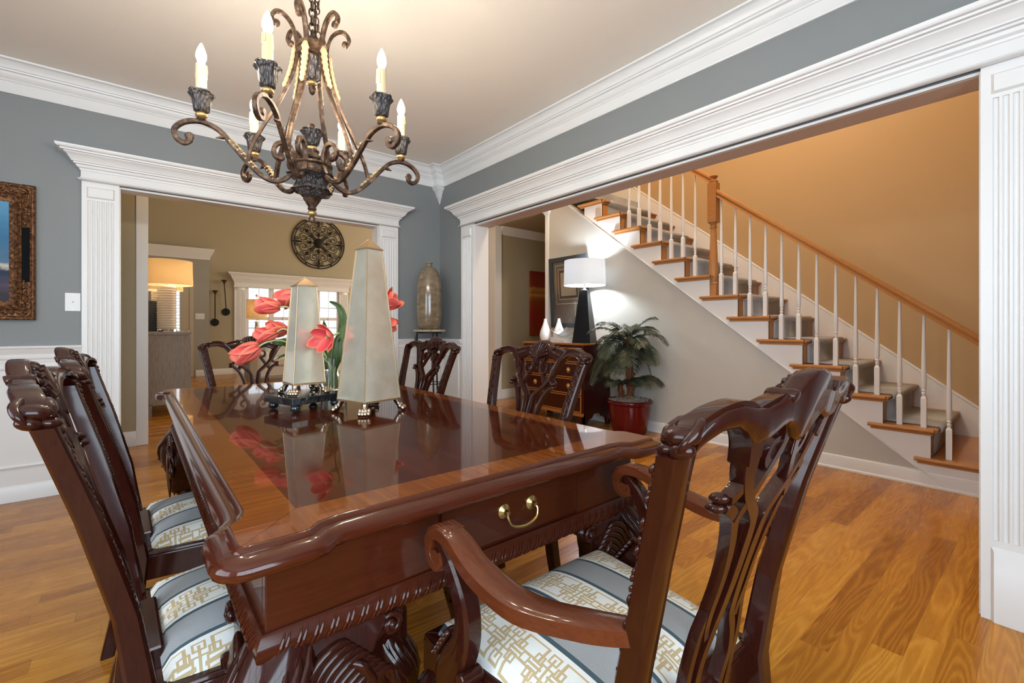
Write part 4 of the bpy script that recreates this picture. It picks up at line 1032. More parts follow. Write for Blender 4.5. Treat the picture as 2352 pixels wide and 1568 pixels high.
def gframe_fn(nt, b):
    n = noise(nt, objvec(nt), 55, 4, .65)
    setc(nt, b, ramp(nt, n, [(.32, (.035, .014, .007)), (.5, (.145, .060, .025)), (.68, (.36, .18, .075))])); setn(nt, b, bump(nt, n, .6, .008))
M['oldgold'] = pm('antique_bronze_gold_frame', (.2, .1, .04), .42, metal=.55, fn=gframe_fn)
def sea_fn(nt, b):
    x, y, z = coords(nt)
    n = noise(nt, comb(nt, x*3, z*9, 0), 2.2, 5, .6, .7); h = (z+.30)/.60+(n-.5)*.22
    c = ramp(nt, h, [(.02, (.045, .045, .055)), (.16, (.10, .085, .12)), (.24, (.045, .06, .10)), (.33, (.035, .05, .09)), (.365, (.62, .58, .50)), (.40, (.10, .19, .29)), (.65, (.055, .18, .34)), (1.0, (.12, .32, .52))])
    setc(nt, b, c)
M['seascape'] = pm('oil_painted_sea_and_sky', (.1, .2, .35), .6, spec=.12, fn=sea_fn)
M['ebony'] = pm('black_lacquer', (.006, .007, .009), .34, spec=.3)
M['inset_black'] = pm('matte_black_inset', (.004, .005, .006), .55, spec=.06)
PW, PH = 1.02, .848
pic = thing('framed_painting', 'seascape painting in a wide carved bronze-gold frame on the left wall', 'painting', (-.482-PW/2, YA, 1.559))
def ring(m, a, b, ya, yb, w=PW, h=PH):       # mitred rectangular ring between insets a..b, sloping in depth ya..yb
    o = [(-w/2+a, -h/2+a), (w/2-a, -h/2+a), (w/2-a, h/2-a), (-w/2+a, h/2-a)]; i = [(-w/2+b, -h/2+b), (w/2-b, -h/2+b), (w/2-b, h/2-b), (-w/2+b, h/2-b)]
    for k in range(4):
        j = (k+1) % 4
        m.add([(o[k][0], 0, o[k][1]), (o[j][0], 0, o[j][1]), (i[j][0], 0, i[j][1]), (i[k][0], 0, i[k][1]), (o[k][0], ya, o[k][1]), (o[j][0], ya, o[j][1]), (i[j][0], yb, i[j][1]), (i[k][0], yb, i[k][1])],
              [(4, 5, 6, 7), (0, 1, 5, 4), (3, 2, 6, 7)])
m = MB()
for a, b, ya, yb in ((0, .008, -.034, -.042), (.008, .016, -.036, -.036), (.016, .024, -.046, -.040), (.024, .060, -.034, -.024), (.060, .068, -.036, -.042), (.068, .080, -.040, -.032), (.080, .092, -.036, -.030), (.092, .116, -.026, -.018)): ring(m, a, b, ya, yb)
fr = m.obj('frame', 'oldgold', pic, smooth=0)
m = MB()
def per(a, step, fn):
    for (x0, z0, x1, z1) in ((-PW/2+a, -PH/2+a, PW/2-a, -PH/2+a), (PW/2-a, -PH/2+a, PW/2-a, PH/2-a), (PW/2-a, PH/2-a, -PW/2+a, PH/2-a), (-PW/2+a, PH/2-a, -PW/2+a, -PH/2+a)):
        L = math.hypot(x1-x0, z1-z0); k = int(L/step)
        for i in range(k): fn(x0+(x1-x0)*(i+.5)/k, z0+(z1-z0)*(i+.5)/k)
per(.020, .013, lambda x, z: m.ell((x, -.044, z), (.0048, .004, .0048), 7, 4))
m.obj('beading', 'oldgold', fr, smooth=60); m = MB()
per(.086, .011, lambda x, z: m.ell((x, -.034, z), (.0045, .004, .0045), 7, 4))
m.obj('beading', 'oldgold', fr, smooth=60)
for sx in (-1, 1):
    for sz in (-1, 1):
        m = MB()
        for k in range(26):
            t = k/25*.20
            for ax in (0, 1):
                x = sx*(PW/2-.042-(t if ax else 0)+rnd.uniform(-.004, .004)); z = sz*(PH/2-.042-(0 if ax else t)+rnd.uniform(-.004, .004))
                ox, oz = rnd.uniform(-.012, .012), rnd.uniform(-.012, .012); r = rnd.uniform(.006, .011)
                m.ell((x+ox*(1-ax), -.031, z+oz*ax), (r, .008, r*rnd.uniform(.7, 1.2)), 8, 5)
        m.sweep(catmull([(sx*(PW/2-.020), -.040, sz*(PH/2-.062)), (sx*(PW/2-.030), -.046, sz*(PH/2-.030)), (sx*(PW/2-.062), -.040, sz*(PH/2-.020))], 5), CIRC(7), None, [.005, .010, .005])
        m.obj('corner_carving', 'oldgold', fr, smooth=60)
for s in (-1, 1):
    MB().box(s*(PW/2-.042)-.017, s*(PW/2-.042)+.017, -.036, -.020, -.185, .155).obj('inset_panel', 'inset_black', fr, smooth=0, label='smooth black inset panel')
    MB().box(-.26, .26, -.036, -.020, s*(PH/2-.042)-.017, s*(PH/2-.042)+.017).obj('inset_panel', 'inset_black', fr, smooth=0, label='smooth black inset panel')
MB().box(-PW/2+.112, PW/2-.112, -.016, -.008, -PH/2+.112, PH/2-.112).obj('canvas', 'seascape', pic, smooth=0)

M['iron'] = pm('black_wrought_iron', (.018, .017, .016), .45, metal=.6)
M['travertine'] = pm('speckled_tan_marble', (.5, .42, .33), .3, coat=.3, fn=lambda nt, b: setc(nt, b, ramp(nt, noise(nt, objvec(nt), 60, 4, .7), [(.35, (.26, .20, .15)), (.6, (.55, .47, .38))])))
SDX, SDY, SDZ = 2.195, 3.90, 1.065
st = thing('plant_stand', 'slim black iron pedestal stand with marble top in the room corner', 'stand', (SDX, SDY, 0))
MB().lathe([(.150, SDZ-.020), (.156, SDZ-.016), (.158, SDZ-.006), (.154, SDZ)], 36).obj('marble_top', 'travertine', st, smooth=30)
m = MB().lathe([(.118, SDZ-.034), (.122, SDZ-.034), (.122, SDZ-.020), (.118, SDZ-.020)], 28); m.obj('top_ring', 'iron', st, smooth=30)
for k in range(3):
    a = math.radians(20+120*k); c, s = math.cos(a), math.sin(a)
    m = MB(); m.tube(catmull([(.118*c, .118*s, SDZ-.028), (.112*c, .112*s, .80), (.125*c, .125*s, .45), (.150*c, .150*s, .12), (.168*c, .168*s, .006)], 6), .008, 8)
    m.ell((.168*c, .168*s, .008), (.014, .014, .008), 10, 5)
    lg = m.obj('leg', 'iron', st, smooth=60)
    m = MB(); m.hexa([(.118*c-.004*s, .118*s+.004*c, .965), (.118*c+.004*s, .118*s-.004*c, .965), (.128*c+.004*s, .128*s-.004*c, .965), (.128*c-.004*s, .128*s+.004*c, .965)], [(.116*c-.001*s, .116*s+.001*c, 1.03)]*2+[(.12*c, .12*s, 1.03)]*2)
    m.sweep([(.118*c, .118*s, 1.03), (.130*c, .130*s, .985), (.138*c-.012*s, .138*s+.012*c, .93)], CIRC(6), None, [.003, .011, .002], None)
    m.sweep([(.118*c, .118*s, 1.02), (.130*c, .130*s, .975), (.134*c+.014*s, .134*s-.014*c, .925)], CIRC(6), None, [.003, .010, .002], None)
    m.obj('iron_leaf', 'leafcup', lg, smooth=50)
for z in (.12, .55):
    m = MB(); r = .150 if z < .3 else .120
    m.tube([((r)*math.cos(2*PI*i/24), r*math.sin(2*PI*i/24), z) for i in range(24)], .005, 6, None, closed=True); m.obj('hoop', 'iron', st, smooth=60)
def brownglaze(nt, b):
    x, y, z = coords(nt); n = noise(nt, objvec(nt), 16, 5, .7); k = noise(nt, objvec(nt, 1, 1, 5), 7, 3)
    setc(nt, b, ramp(nt, n*.6+k*.4, [(.3, (.11, .082, .050)), (.5, (.20, .152, .098)), (.7, (.30, .24, .165))]))
M['brownglaze'] = pm('mottled_brown_glaze', (.27, .2, .14), .16, coat=.6, fn=brownglaze)
o = MB().lathe([(.075, 0), (.088, .003), (.105, .02), (.118, .08), (.124, .18), (.124, .28), (.119, .40), (.108, .49), (.090, .555), (.062, .592), (.036, .606), (.028, .612), (.027, .625), (.031, .638), (.036, .642), (.036, .648), (.029, .648), (.024, .63), (.01, .60)], 40).obj('tall_vase', 'brownglaze', smooth=60)
o.location = (SDX, SDY, SDZ); tag(o, 'tall mottled brown glazed vase on the iron corner stand', 'vase')

# ================================================================== FOYER: CHEST, LAMP, VASES, ART, PALM
CX0, CX1, CY0, CY1, CH = 3.70, 4.15, 3.25, 4.24, .915
cst = thing('chest_of_drawers', 'red mahogany chest of four drawers with satinwood inlay under the stairs', 'chest', (CX0, (CY0+CY1)/2, 0))
hw = (CY1-CY0)/2; D = CX1-CX0
m = MB().box(.004, D, -hw+.01, hw-.01, .14, CH-.022); m.obj('case', 'chest_wood', cst, smooth=0, bevel=.002)
MB().box(-.012, D+.004, -hw, hw, CH-.022, CH).obj('top', 'inlay', cst, smooth=0, bevel=.004)
dz = [(.165, .345), (.355, .525), (.535, .695), (.705, .865)]
for z0, z1 in dz:
    d = MB().box(-.004, .014, -hw+.035, hw-.035, z0, z1).obj('drawer', 'chest_wood', cst, smooth=0, bevel=.002)
    m = MB(); y0, y1, a, b_ = -hw+.035, hw-.035, .030, .012
    for (p, q, r, s) in ((y0, y1, z0, z0+b_), (y0, y1, z1-b_, z1), (y0, y0+b_+.004, z0+b_, z1-b_), (y1-b_-.004, y1, z0+b_, z1-b_)): m.box(-.0055, 0, p, q, r, s)
    m.obj('inlay_border', 'inlay', d, smooth=0)
    m = MB()
    for y in (-.27, .27):
        zc = (z0+z1)/2; m.lathe([(.030, 0), (.029, .003), (.020, .005), (.012, .010), (.009, .016), (.002, .018)], 18, axis='x', c=(0, 0, 0)); k = len(m.v)-18*6
        for v in m.v[k:]: v.x = -.004-v.x; v.y += y; v.z += zc
        m.tube([(-.014, y+.020*math.cos(t), zc+.004-.022*math.sin(t)) for t in [PI*i/10 for i in range(11)]], .0028, 6)
    m.obj('drawer_pull', 'brass', d, smooth=40, label='round brass drawer pulls')
m = MB(); m.box(-.006, .006, -hw+.01, hw-.01, .125, .160); m.obj('base_band', 'inlay', cst, smooth=0)
def bracket(m, x, y, dx, dy):
    for (ax, ay) in ((dx, 0), (0, dy)):
        nx, ny = (0, -dy) if ax else (-dx, 0)
        pts = [(0, 0), (.055, 0), (.06, .05), (.085, .085), (.14, .10), (.17, .14), (0, .14)]
        lo = [(x+ax*p, y+ay*p, z) for p, z in pts]; hi = [(px+(0 if ax else dx*.022), py+(0 if ay else dy*.022), z) for px, py, z in lo]
        m.hexa(lo, hi)
for (x, y, dx, dy) in ((.004, -hw+.01, 1, 1), (.004, hw-.01, 1, -1), (D, -hw+.01, -1, 1), (D, hw-.01, -1, -1)):
    m = MB(); bracket(m, x, y, dx, dy); m.obj('bracket_foot', 'chest_wood', cst, smooth=0)
M['shade_white'] = pm('white_drum_shade_fabric', (.9, .9, .9), .8, spec=.1)
def translucent(m, col, fac=.5):
    nt = m.node_tree; out = nt.nodes['Material Output']; tr = nt.nodes.new('ShaderNodeBsdfTranslucent'); tr.inputs[0].default_value = (*col, 1)
    mx = nt.nodes.new('ShaderNodeMixShader'); mx.inputs[0].default_value = fac
    nt.links.new(nt.nodes['Principled BSDF'].outputs[0], mx.inputs[1]); nt.links.new(tr.outputs[0], mx.inputs[2]); nt.links.new(mx.outputs[0], out.inputs[0])
translucent(M['shade_white'], (.86, .90, .95), .55)
LY, LX = 3.405, 3.885
lamp = thing('table_lamp', 'black obelisk table lamp with glowing white drum shade on the chest', 'lamp', (LX, LY, CH), math.radians(20))
def shade(m, r0, r1, z0, z1, th=.003):
    m.lathe([(r0, z0), (r1, z1)], 48, cap=False); m.lathe([(r0-th, z0), (r1-th, z1)], 48, cap=False)
    for r, z in ((r0, z0), (r1, z1)): m.lathe([(r, z), (r-th, z)], 48, cap=False)
    return m
m = MB(); q = lambda a, z: [(-a, -a, z), (a, -a, z), (a, a, z), (-a, a, z)]
m.hexa(q(.108, 0), q(.045, .585)); m.obj('base', 'ebony', lamp, smooth=0, bevel=.003)
M['chrome'] = pm('polished_metal', (.8, .78, .74), .15, metal=1)
m = MB().lathe([(.03, .585), (.034, .59), (.02, .597), (.012, .61), (.012, .66)], 20); m.tube([(0, 0, .64), (.05, 0, .70), (.05, 0, .88), (0, 0, .925), (-.05, 0, .88), (-.05, 0, .70), (0, 0, .64)], .0025, 6); m.lathe([(.004, .92), (.012, .935), (.012, .942), (.004, .955)], 12)
m.obj('fitting', 'chrome', lamp, smooth=40)
shade(MB(), .232, .226, .640, .918).obj('shade', 'shade_white', lamp, smooth=40)
M['bulb_cool'] = pm('lit_bulb', (1, 1, 1), .3, emit=(.90, .96, 1), es=35)
MB().ell((0, 0, .76), (.032, .032, .042)).obj('bulb', 'bulb_cool', lamp, smooth=60)
point('chest_lamp_light', (LX+.045, LY+.01, CH+.765), 48, (.84, .93, 1.0), .05)
M['matte_white'] = pm('satin_white_ceramic', (.82, .84, .86), .35)
vp = [(.030, 0), (.045, .004), (.062, .03), (.070, .07), (.066, .11), (.052, .155), (.034, .20), (.022, .24), (.016, .275), (.017, .28), (.012, .28), (.012, .27), (.012, .2)]
o = MB().lathe(vp, 32).obj('teardrop_vase', 'matte_white', smooth=60); o.location = (3.93, 4.085, CH); tag(o, 'white teardrop vase at the left end of the chest', 'vase', 'white teardrop vases')
o2 = o.copy(); COL.objects.link(o2); o2.location = (3.95, 3.87, CH); o2.scale = (1, 1, 1); tag(o2, 'white teardrop vase behind the stacked white books', 'vase', 'white teardrop vases')
M['page'] = pm('book_pages', (.78, .78, .76), .8); M['cover'] = pm('white_book_cover', (.80, .80, .82), .4)
for i, (zz, dy, lab) in enumerate(((0, 0, 'lower white hardback of the two on the chest'), (.029, .006, 'upper white hardback of the two on the chest'))):
    b = thing('book', lab, 'book', (3.84, 3.70+dy, CH+zz), math.radians(-6+3*i), 'books on the chest')
    m = MB().box(-.085, .085, -.125+i*.01, .125-i*.008, 0, .003); m.box(-.085, .085, -.125+i*.01, .125-i*.008, .026, .029); m.box(-.085, .085, .120-i*.008, .125-i*.008, 0, .029)
    m.obj('cover', 'cover', b, smooth=0); MB().box(-.080, .080, -.120+i*.01, .119-i*.008, .003, .026).obj('pages', 'page', b, smooth=0)
m = MB()
def bowl(u, v):
    x = (u-.5)*2; y = (v-.5)*2; return (x*.075, y*.125, .012+.055*abs(y)**1.6+.03*x*x+.03*max(0, x*y))
m.grid(bowl, 16, 20)
M['frost'] = pm('translucent_white_glass', (.86, .93, .95), .12, trans=.55)
o = m.obj('folded_glass_bowl', 'frost', smooth=60); md = o.modifiers.new('thick', 'SOLIDIFY'); md.thickness = .006; md.offset = 1
o.location = (3.84, 3.69, CH+.052); tag(o, 'translucent folded glass bowl lying on the two books', 'bowl')

def etch_fn(nt, b):
    x, y, z = coords(nt); n = noise(nt, objvec(nt, 1, 60, 8), 3, 4)
    dY = y.abs(); dZ = (z-.10).abs()
    def rect(a, h, t): d = (dY/a).mx(dZ/h); return d.lt(1)*d.gt(1-t/a)
    L = rect(.215, .245, .006).mx(rect(.165, .19, .005)).mx((((y+.10).abs().lt(.003))*z.lt(-.12)*z.gt(-.30)))
    inner = (dY.lt(.125))*(dZ.lt(.145)); slot = rect(.150, .17, .018)
    c = ramp(nt, n, [(.3, (.050, .038, .030)), (.7, (.125, .10, .082))]); c = mixc(nt, inner, c, (.27, .22, .165)); c = mixc(nt, slot, c, (.025, .02, .018)); c = mixc(nt, L*.8, c, (.46, .38, .30)); setc(nt, b, c)
M['etching'] = pm('dark_brown_abstract_print', (.1, .08, .06), .5, coat=.8, coatr=.03, fn=etch_fn)
art = thing('framed_print', 'dark abstract print in a charcoal frame behind the chest lamp', 'picture', (SX-.028, 3.885, 1.525))
art.rotation_euler = (0, math.radians(-3.2), 0)
aw, ah = .315, .44
m = MB()
for (y0, y1, z0, z1) in ((-aw, aw, -ah, -ah+.058), (-aw, aw, ah-.058, ah), (-aw, -aw+.058, -ah+.058, ah-.058), (aw-.058, aw, -ah+.058, ah-.058)): m.box(-.034, 0, y0, y1, z0, z1)
M['charcoal'] = pm('charcoal_blue_frame', (.030, .036, .045), .35); m.obj('frame', 'charcoal', art, smooth=0, bevel=.003)
MB().box(-.018, -.008, -aw+.05, aw-.05, -ah+.05, ah-.05).obj('print', 'etching', art, smooth=0)

def red_fn(nt, b):
    x, y, z = coords(nt); n = noise(nt, objvec(nt, 3, 1, 9), 2.5, 5, .6, .4); h = (z+.52)/1.04+(n-.5)*.10
    setc(nt, b, ramp(nt, h, [(.0, (.22, .03, .008)), (.30, (.26, .012, .006)), (.52, (.24, .035, .008)), (.60, (.36, .10, .012)), (.64, (.45, .27, .08)), (.66, (.33, .10, .012)), (.74, (.42, .22, .05)), (.76, (.24, .03, .008)), (1, (.19, .012, .006))]))
M['redart'] = pm('red_and_amber_abstract_paint', (.25, .02, .01), .5, fn=red_fn)
o = MB().box(0, .62, -.045, 0, -.52, .52).obj('abstract_canvas', 'redart', smooth=0, bevel=.002); o.location = (4.885, GY0+.018, 1.47); tag(o, 'red and amber abstract canvas on the hall wall', 'painting')

# potted palm
pp = thing('potted_palm', 'small palm in a glossy dark red pot under the stairs', 'plant', (3.925, 2.835, 0))
M['redglaze'] = pm('oxblood_glazed_pottery', (.105, .0032, .0045), .14, coat=.5, spec=.2)
MB().lathe([(.150, 0), (.165, .004), (.185, .06), (.205, .16), (.216, .27), (.214, .30), (.226, .308), (.236, .318), (.238, .334), (.230, .346), (.218, .348), (.208, .336), (.205, .29), (.01, .285)], 44).obj('pot', 'redglaze', pp, smooth=50)
M['moss'] = pm('grey_spanish_moss', (.36, .32, .27), .95)
m = MB()
for i in range(420):
    a = rnd.random()*6.28; r = .205*math.sqrt(rnd.random()); z = .318+.04*(1-r/.2)+rnd.uniform(-.006, .022); b = rnd.random()*6.28; L = .02+.02*rnd.random(); p = Vector((r*math.cos(a), r*math.sin(a), z))
    if r > .18: L = .015
    q_ = p+Vector((math.cos(b)*L, math.sin(b)*L, rnd.uniform(-.008, .02))); m.tube([p, p.lerp(q_, .5)+Vector((0, 0, .008)), q_], .0026, 4)
m.lathe([(.203, .30), (.20, .318), (.12, .34), (.01, .352)], 24)
m.obj('moss', 'moss', pp, smooth=60)['kind'] = 'stuff'
def bark_fn(nt, b):
    n = noise(nt, objvec(nt, 30, 30, 8), 2, 4); setc(nt, b, ramp(nt, n, [(.3, (.05, .022, .012)), (.6, (.24, .085, .035)), (.8, (.36, .17, .08))])); setn(nt, b, bump(nt, n, .8, .01))
M['bark'] = pm('fibrous_palm_bark', (.2, .08, .04), .9, fn=bark_fn)
def trunk(pts, r):
    m = MB(); P = catmull(pts, 8); m.tube(P, lerpl(r, len(P)), 10)
    for i in range(26):
        k = int(i/26*(len(P)-1)); a = i*2.4; rr_ = lerpl(r, len(P))[k]; p = P[k]; d = Vector((math.cos(a), math.sin(a), 0))
        m.sweep([p+d*rr_*.7, p+d*rr_*1.15+Vector((0, 0, .022)), p+d*rr_*1.25+Vector((0, 0, .05))], CIRC(5), None, [.014, .011, .003])
    m.obj('trunk', 'bark', pp, smooth=50)
trunk([(0, 0, .32), (.01, -.01, .45), (.005, .0, .60), (.0, .01, .78), (-.005, .015, .92), (0, .01, 1.0)], [.040, .034, .042, .034, .030, .022])
trunk([(-.03, .05, .32), (-.05, .07, .42), (-.05, .08, .50)], [.028, .022, .014])
M['frond'] = pm('dark_palm_leaf', (.05, .075, .03), .42, fn=lambda nt, b: setc(nt, b, ramp(nt, noise(nt, objvec(nt), 11, 3), [(.3, (.020, .032, .022)), (.56, (.050, .066, .036)), (.78, (.17, .165, .085))])))
def frond(o, az, L, rise, droop, wl=.15, tilt=0):
    m = MB(); d = Vector((math.cos(az), math.sin(az), 0)); P = []
    for i in range(17):
        t = i/16; P.append(o+d*(L*t*(1-.18*t))+Vector((0, 0, rise*t-droop*t**2.3)))
    m.tube(P, [.005, .004, .003, .0012], 5)
    side = d.cross(U_)
    N = 46
    for i in range(3, N):
        t = i/N; k = min(int(t*16), 15); p = P[k].lerp(P[k+1], t*16-k); tg = (P[k+1]-P[k]).normalized()
        ll = wl*(math.sin(PI*min(1, t*.86+.12))**.6)*rnd.uniform(.85, 1.1)
        for s in (-1, 1):
            up = Vector((0, 0, rnd.uniform(.15, .35)-.2*t)); dr = (side*s*.80+tg*.70+up).normalized(); e = p+dr*ll+Vector((0, 0, -.35*ll)); mid = p+dr*ll*.55+Vector((0, 0, .0))
            w_ = .0037; wv = tg.cross(dr).cross(dr).normalized()*w_ if tg.cross(dr).length > 1e-3 else tg*w_
            m.add([p-wv*.6, p+wv*.6, mid+wv, mid-wv, e, mid-Vector((0, 0, .003))], [(0, 1, 2, 5), (0, 5, 3), (5, 2, 4), (3, 5, 4)])
    m.warp(lambda v: (v.x if v.x < .20 else .20+.04*math.tanh((v.x-.20)/.04), v.y, v.z))
    m.obj('frond', 'frond', pp, smooth=60)
C1 = Vector((0, .01, 1.0)); C0_ = Vector((-.05, .08, .50))
for i in range(24):
    az = i*2.399+.4; lv = i/24
    L = .47+.06*math.sin(i*1.7); toward = math.cos(az)
    if toward > .35: L *= .62
    frond(C1+Vector((0, 0, -.16*(1-lv))), az, L, .10+.26*lv, .20+.16*(1-lv)+.05*math.sin(i), .15)
for i, az in enumerate((1.9, 2.7, 3.5, 4.4, 5.1, -.9)):
    frond(C0_+Vector((0, 0, -.03)), az, .40 if i in (0, 1, 2) else .36, .26, .22, .12)
for i, az in enumerate((4.3, 4.9, 5.4)): frond(Vector((.0, .0, .52)), az, .42, .22, .24, .12)
for i, az in enumerate((2.2, 3.0)): frond(Vector((.0, .0, .80)), az, .42, .06, .26, .13)

for i in range(9):
    az = i*2.399+1.1
    if math.cos(az) < .5: frond(Vector((0, .012, .74+.022*i)), az, .43+.03*math.sin(i*2.1), .10+.012*i, .24, .15)
# ================================================================== GREAT ROOM
M['greywash'] = pm('grey_washed_oak', (.3, .27, .25), .6, fn=lambda nt, b: setc(nt, b, ramp(nt, noise(nt, objvec(nt, 30, 30, 3), 3, 5, .7), [(.3, (.22, .185, .165)), (.7, (.40, .355, .325))])))
BX0, BX1, BY0, BY1, BH = .105, .555, 7.05, 8.85, 1.03
bf = thing('buffet_cabinet', 'grey washed wooden buffet cabinet beside the great room entrance', 'cabinet', (BX0, BY0, 0))
MB().box(0, BX1-BX0-.012, .012, BY1-BY0-.012, .13, BH-.035).obj('case', 'greywash', bf, smooth=0, bevel=.003)
MB().box(0, BX1-BX0+.008, -.006, BY1-BY0+.006, BH-.035, BH).obj('top', 'greywash', bf, smooth=0, bevel=.003)
for i in range(3):
    y0 = .03+i*.59; d = MB().box(BX1-BX0-.014, BX1-BX0, y0, y0+.57, .16, BH-.06).obj('door', 'greywash', bf, smooth=0, bevel=.003)
    MB().lathe([(.006, 0), (.006, .012), (.012, .016), (.012, .024), (.004, .027)], 10, axis='x', c=(BX1-BX0, y0+.50, .60)).obj('knob', 'iron', d, smooth=40)
for (x, y) in ((.0, .012), (BX1-BX0-.072, .012), (.0, BY1-BY0-.072), (BX1-BX0-.072, BY1-BY0-.072)): MB().box(x, x+.06, y, y+.06, 0, .14).obj('foot', 'greywash', bf, smooth=0)
M['linen'] = pm('oatmeal_linen_shade', (.66, .55, .40), .85, spec=.1); translucent(M['linen'], (.80, .66, .44), .5)
M['cream_cer'] = pm('ribbed_cream_ceramic', (.74, .63, .50), .25, coat=.4)
M['crystal'] = glassm('clear_acrylic', (.97, .98, 1))
M['bulb_warm'] = pm('warm_lit_bulb', (1, .9, .7), .3, emit=(1, .74, .42), es=30)
def drum_lamp(label, x, y, z, group, s=1.0):
    t = thing('drum_lamp', label, 'lamp', (x, y, z), 0, group)
    MB().box(-.105, .105, -.105, .105, 0, .035).obj('acrylic_base', 'crystal', t, smooth=0, bevel=.003)
    pr = [(.10, .035)]
    for i in range(17): zz = .045+i*.0325; pr += [(.100, zz), (.108, zz+.008), (.108, zz+.016), (.100, zz+.024)]
    pr += [(.094, .602), (.07, .612), (.02, .615)]
    MB().lathe(pr, 32).obj('ribbed_column', 'cream_cer', t, smooth=50)
    m = MB().lathe([(.012, .615), (.012, .67)], 12); m.tube([(0, 0, .66), (.06, 0, .72), (.06, 0, .90), (0, 0, .945), (-.06, 0, .90), (-.06, 0, .72), (0, 0, .66)], .003, 6); m.lathe([(.004, .94), (.016, .95), (.010, .965), (.002, .97)], 12); m.obj('fitting', 'chrome', t, smooth=40)
    shade(MB(), .287, .280, .615, .935).obj('shade', 'linen', t, smooth=40)
    MB().ell((0, 0, .74), (.03, .03, .045)).obj('bulb', 'bulb_warm', t, smooth=60)
    point('drum_lamp_light', (x+.05, y, z+.745), 11, (1.0, .80, .54), .04); return t
p = at(383, 760, 6.02); drum_lamp('ribbed cream lamp with linen drum shade nearest on the grey buffet', .331, 7.55, BH, 'ribbed lamps on the buffet')
drum_lamp('ribbed cream lamp with linen drum shade further back on the buffet', .298, 8.70, BH, 'ribbed lamps on the buffet')
M['darkmarble'] = pm('dark_veined_marble', (.05, .045, .035), .5, coat=.0, fn=lambda nt, b: setc(nt, b, ramp(nt, noise(nt, objvec(nt), 22, 5, .7, 1.2), [(.4, (.004, .0035, .003)), (.62, (.016, .012, .008)), (.8, (.05, .04, .025))])))
for i, (x, y, a, h) in enumerate(((.20, 8.02, .07, .42), (.255, 8.26, .06, .34))):
    o = MB().box(-a, a, -a, a, 0, h).obj('marble_column', 'darkmarble', smooth=0, bevel=.004); o.location = (x, y, BH); tag(o, ('taller' if i == 0 else 'shorter')+' dark marble block behind the nearest lamp on the buffet', 'ornament', 'dark marble blocks')
# door, switch, sconces on the far side
m = MB().box(.80, .94, GY1-.105, GY1-.06, 0, 2.04)
d = struct(m.obj('door_1', 'wall_nook', smooth=0)); M['doorpaint'] = pm('cream_door_paint', (.52, .46, .36), .45); d.data.materials[0] = M['doorpaint']
MB().lathe([(.026, 0), (.026, .006), (.010, .010), (.010, .035), (.026, .042), (.030, .055), (.020, .068), (.004, .072)], 16, axis='y').xf(Matrix.Translation((.905, GY1-.105, 1.0)) @ Matrix.Rotation(PI, 4, 'Z')).obj('door_knob', 'brass', d, smooth=40)
m = MB(); m.box(.94, 1.01, GY1-.115, GY1-.08, 0, 2.04); m.box(.78, 1.01, GY1-.115, GY1-.08, 2.04, 2.12); m.box(.77, .80, GY1-.112, GY1-.08, 0, 2.04)
struct(m.obj('trim_door_casing', 'doorpaint', smooth=0))
m = MB()
for i in range(16): z = .98+i*.073; m.hexa([(.655, GY1-.03, z), (.77, GY1-.03, z), (.77, GY1+.03, z+.012), (.655, GY1+.03, z+.012)], [(.655, GY1-.03, z+.006), (.77, GY1-.03, z+.006), (.77, GY1+.03, z+.018), (.655, GY1+.03, z+.018)])
struct(m.obj('window_6', 'trim', smooth=0))
# cut the nook panel where the narrow window stands
o = thing('double_switch', 'cream double switch plate on the great room nook wall', 'switch', (1.145, GY1-.09, 1.33))
o.location = (1.126, GY1-.09, 1.33)
MB().box(-.085, .085, -.008, 0, -.065, .065).obj('plate', 'trim', o, smooth=0, bevel=.003)
m = MB()
for x in (-.04, .04): m.box(x-.008, x+.008, -.016, -.006, -.016, .016)
m.obj('toggle', 'trim', o, smooth=0)
M['rust'] = pm('dark_rusty_iron', (.10, .035, .02), .5, metal=.4)
for (px, pt, pb, pxb, lab) in ((494, 672, 740, 494, 'left lower iron candle sconce on the far wall'), (515, 648, 716, 519.5, 'right higher iron candle sconce on the far wall')):
    dd = (GY1-.06); 
    def onf(px, py): r = F_+R_*((px-1176)/1045)+U_*((751-py)/1045); return Vector((0, 0, CAM_H))+r*(dd/r.y)
    a, b = onf(px, pt), onf(pxb, pb)
    t = thing('wall_sconce', lab, 'sconce', (b.x, GY1, b.z), 0, 'iron candle sconces')
    m = MB().lathe([(.004, 0), (.085, .0), (.085, .012), (.03, .02), (.004, .022)], 24, axis='y').xf(Matrix.Rotation(PI, 4, 'Z')); m.obj('backplate', 'iron', t, smooth=40)
    h = a.z-b.z; m = MB().tube([(0, -.02, 0), (0, -.055, .06), (a.x-b.x, -.055, h)], .010, 8); m.obj('stem', 'iron', t, smooth=60)
    MB().lathe([(.008, h-.05), (.03, h), (.062, h+.05), (.055, h+.05), (.01, h+.01)], 20, (a.x-b.x, -.075, 0)).obj('candle_dish', 'rust', t, smooth=40)
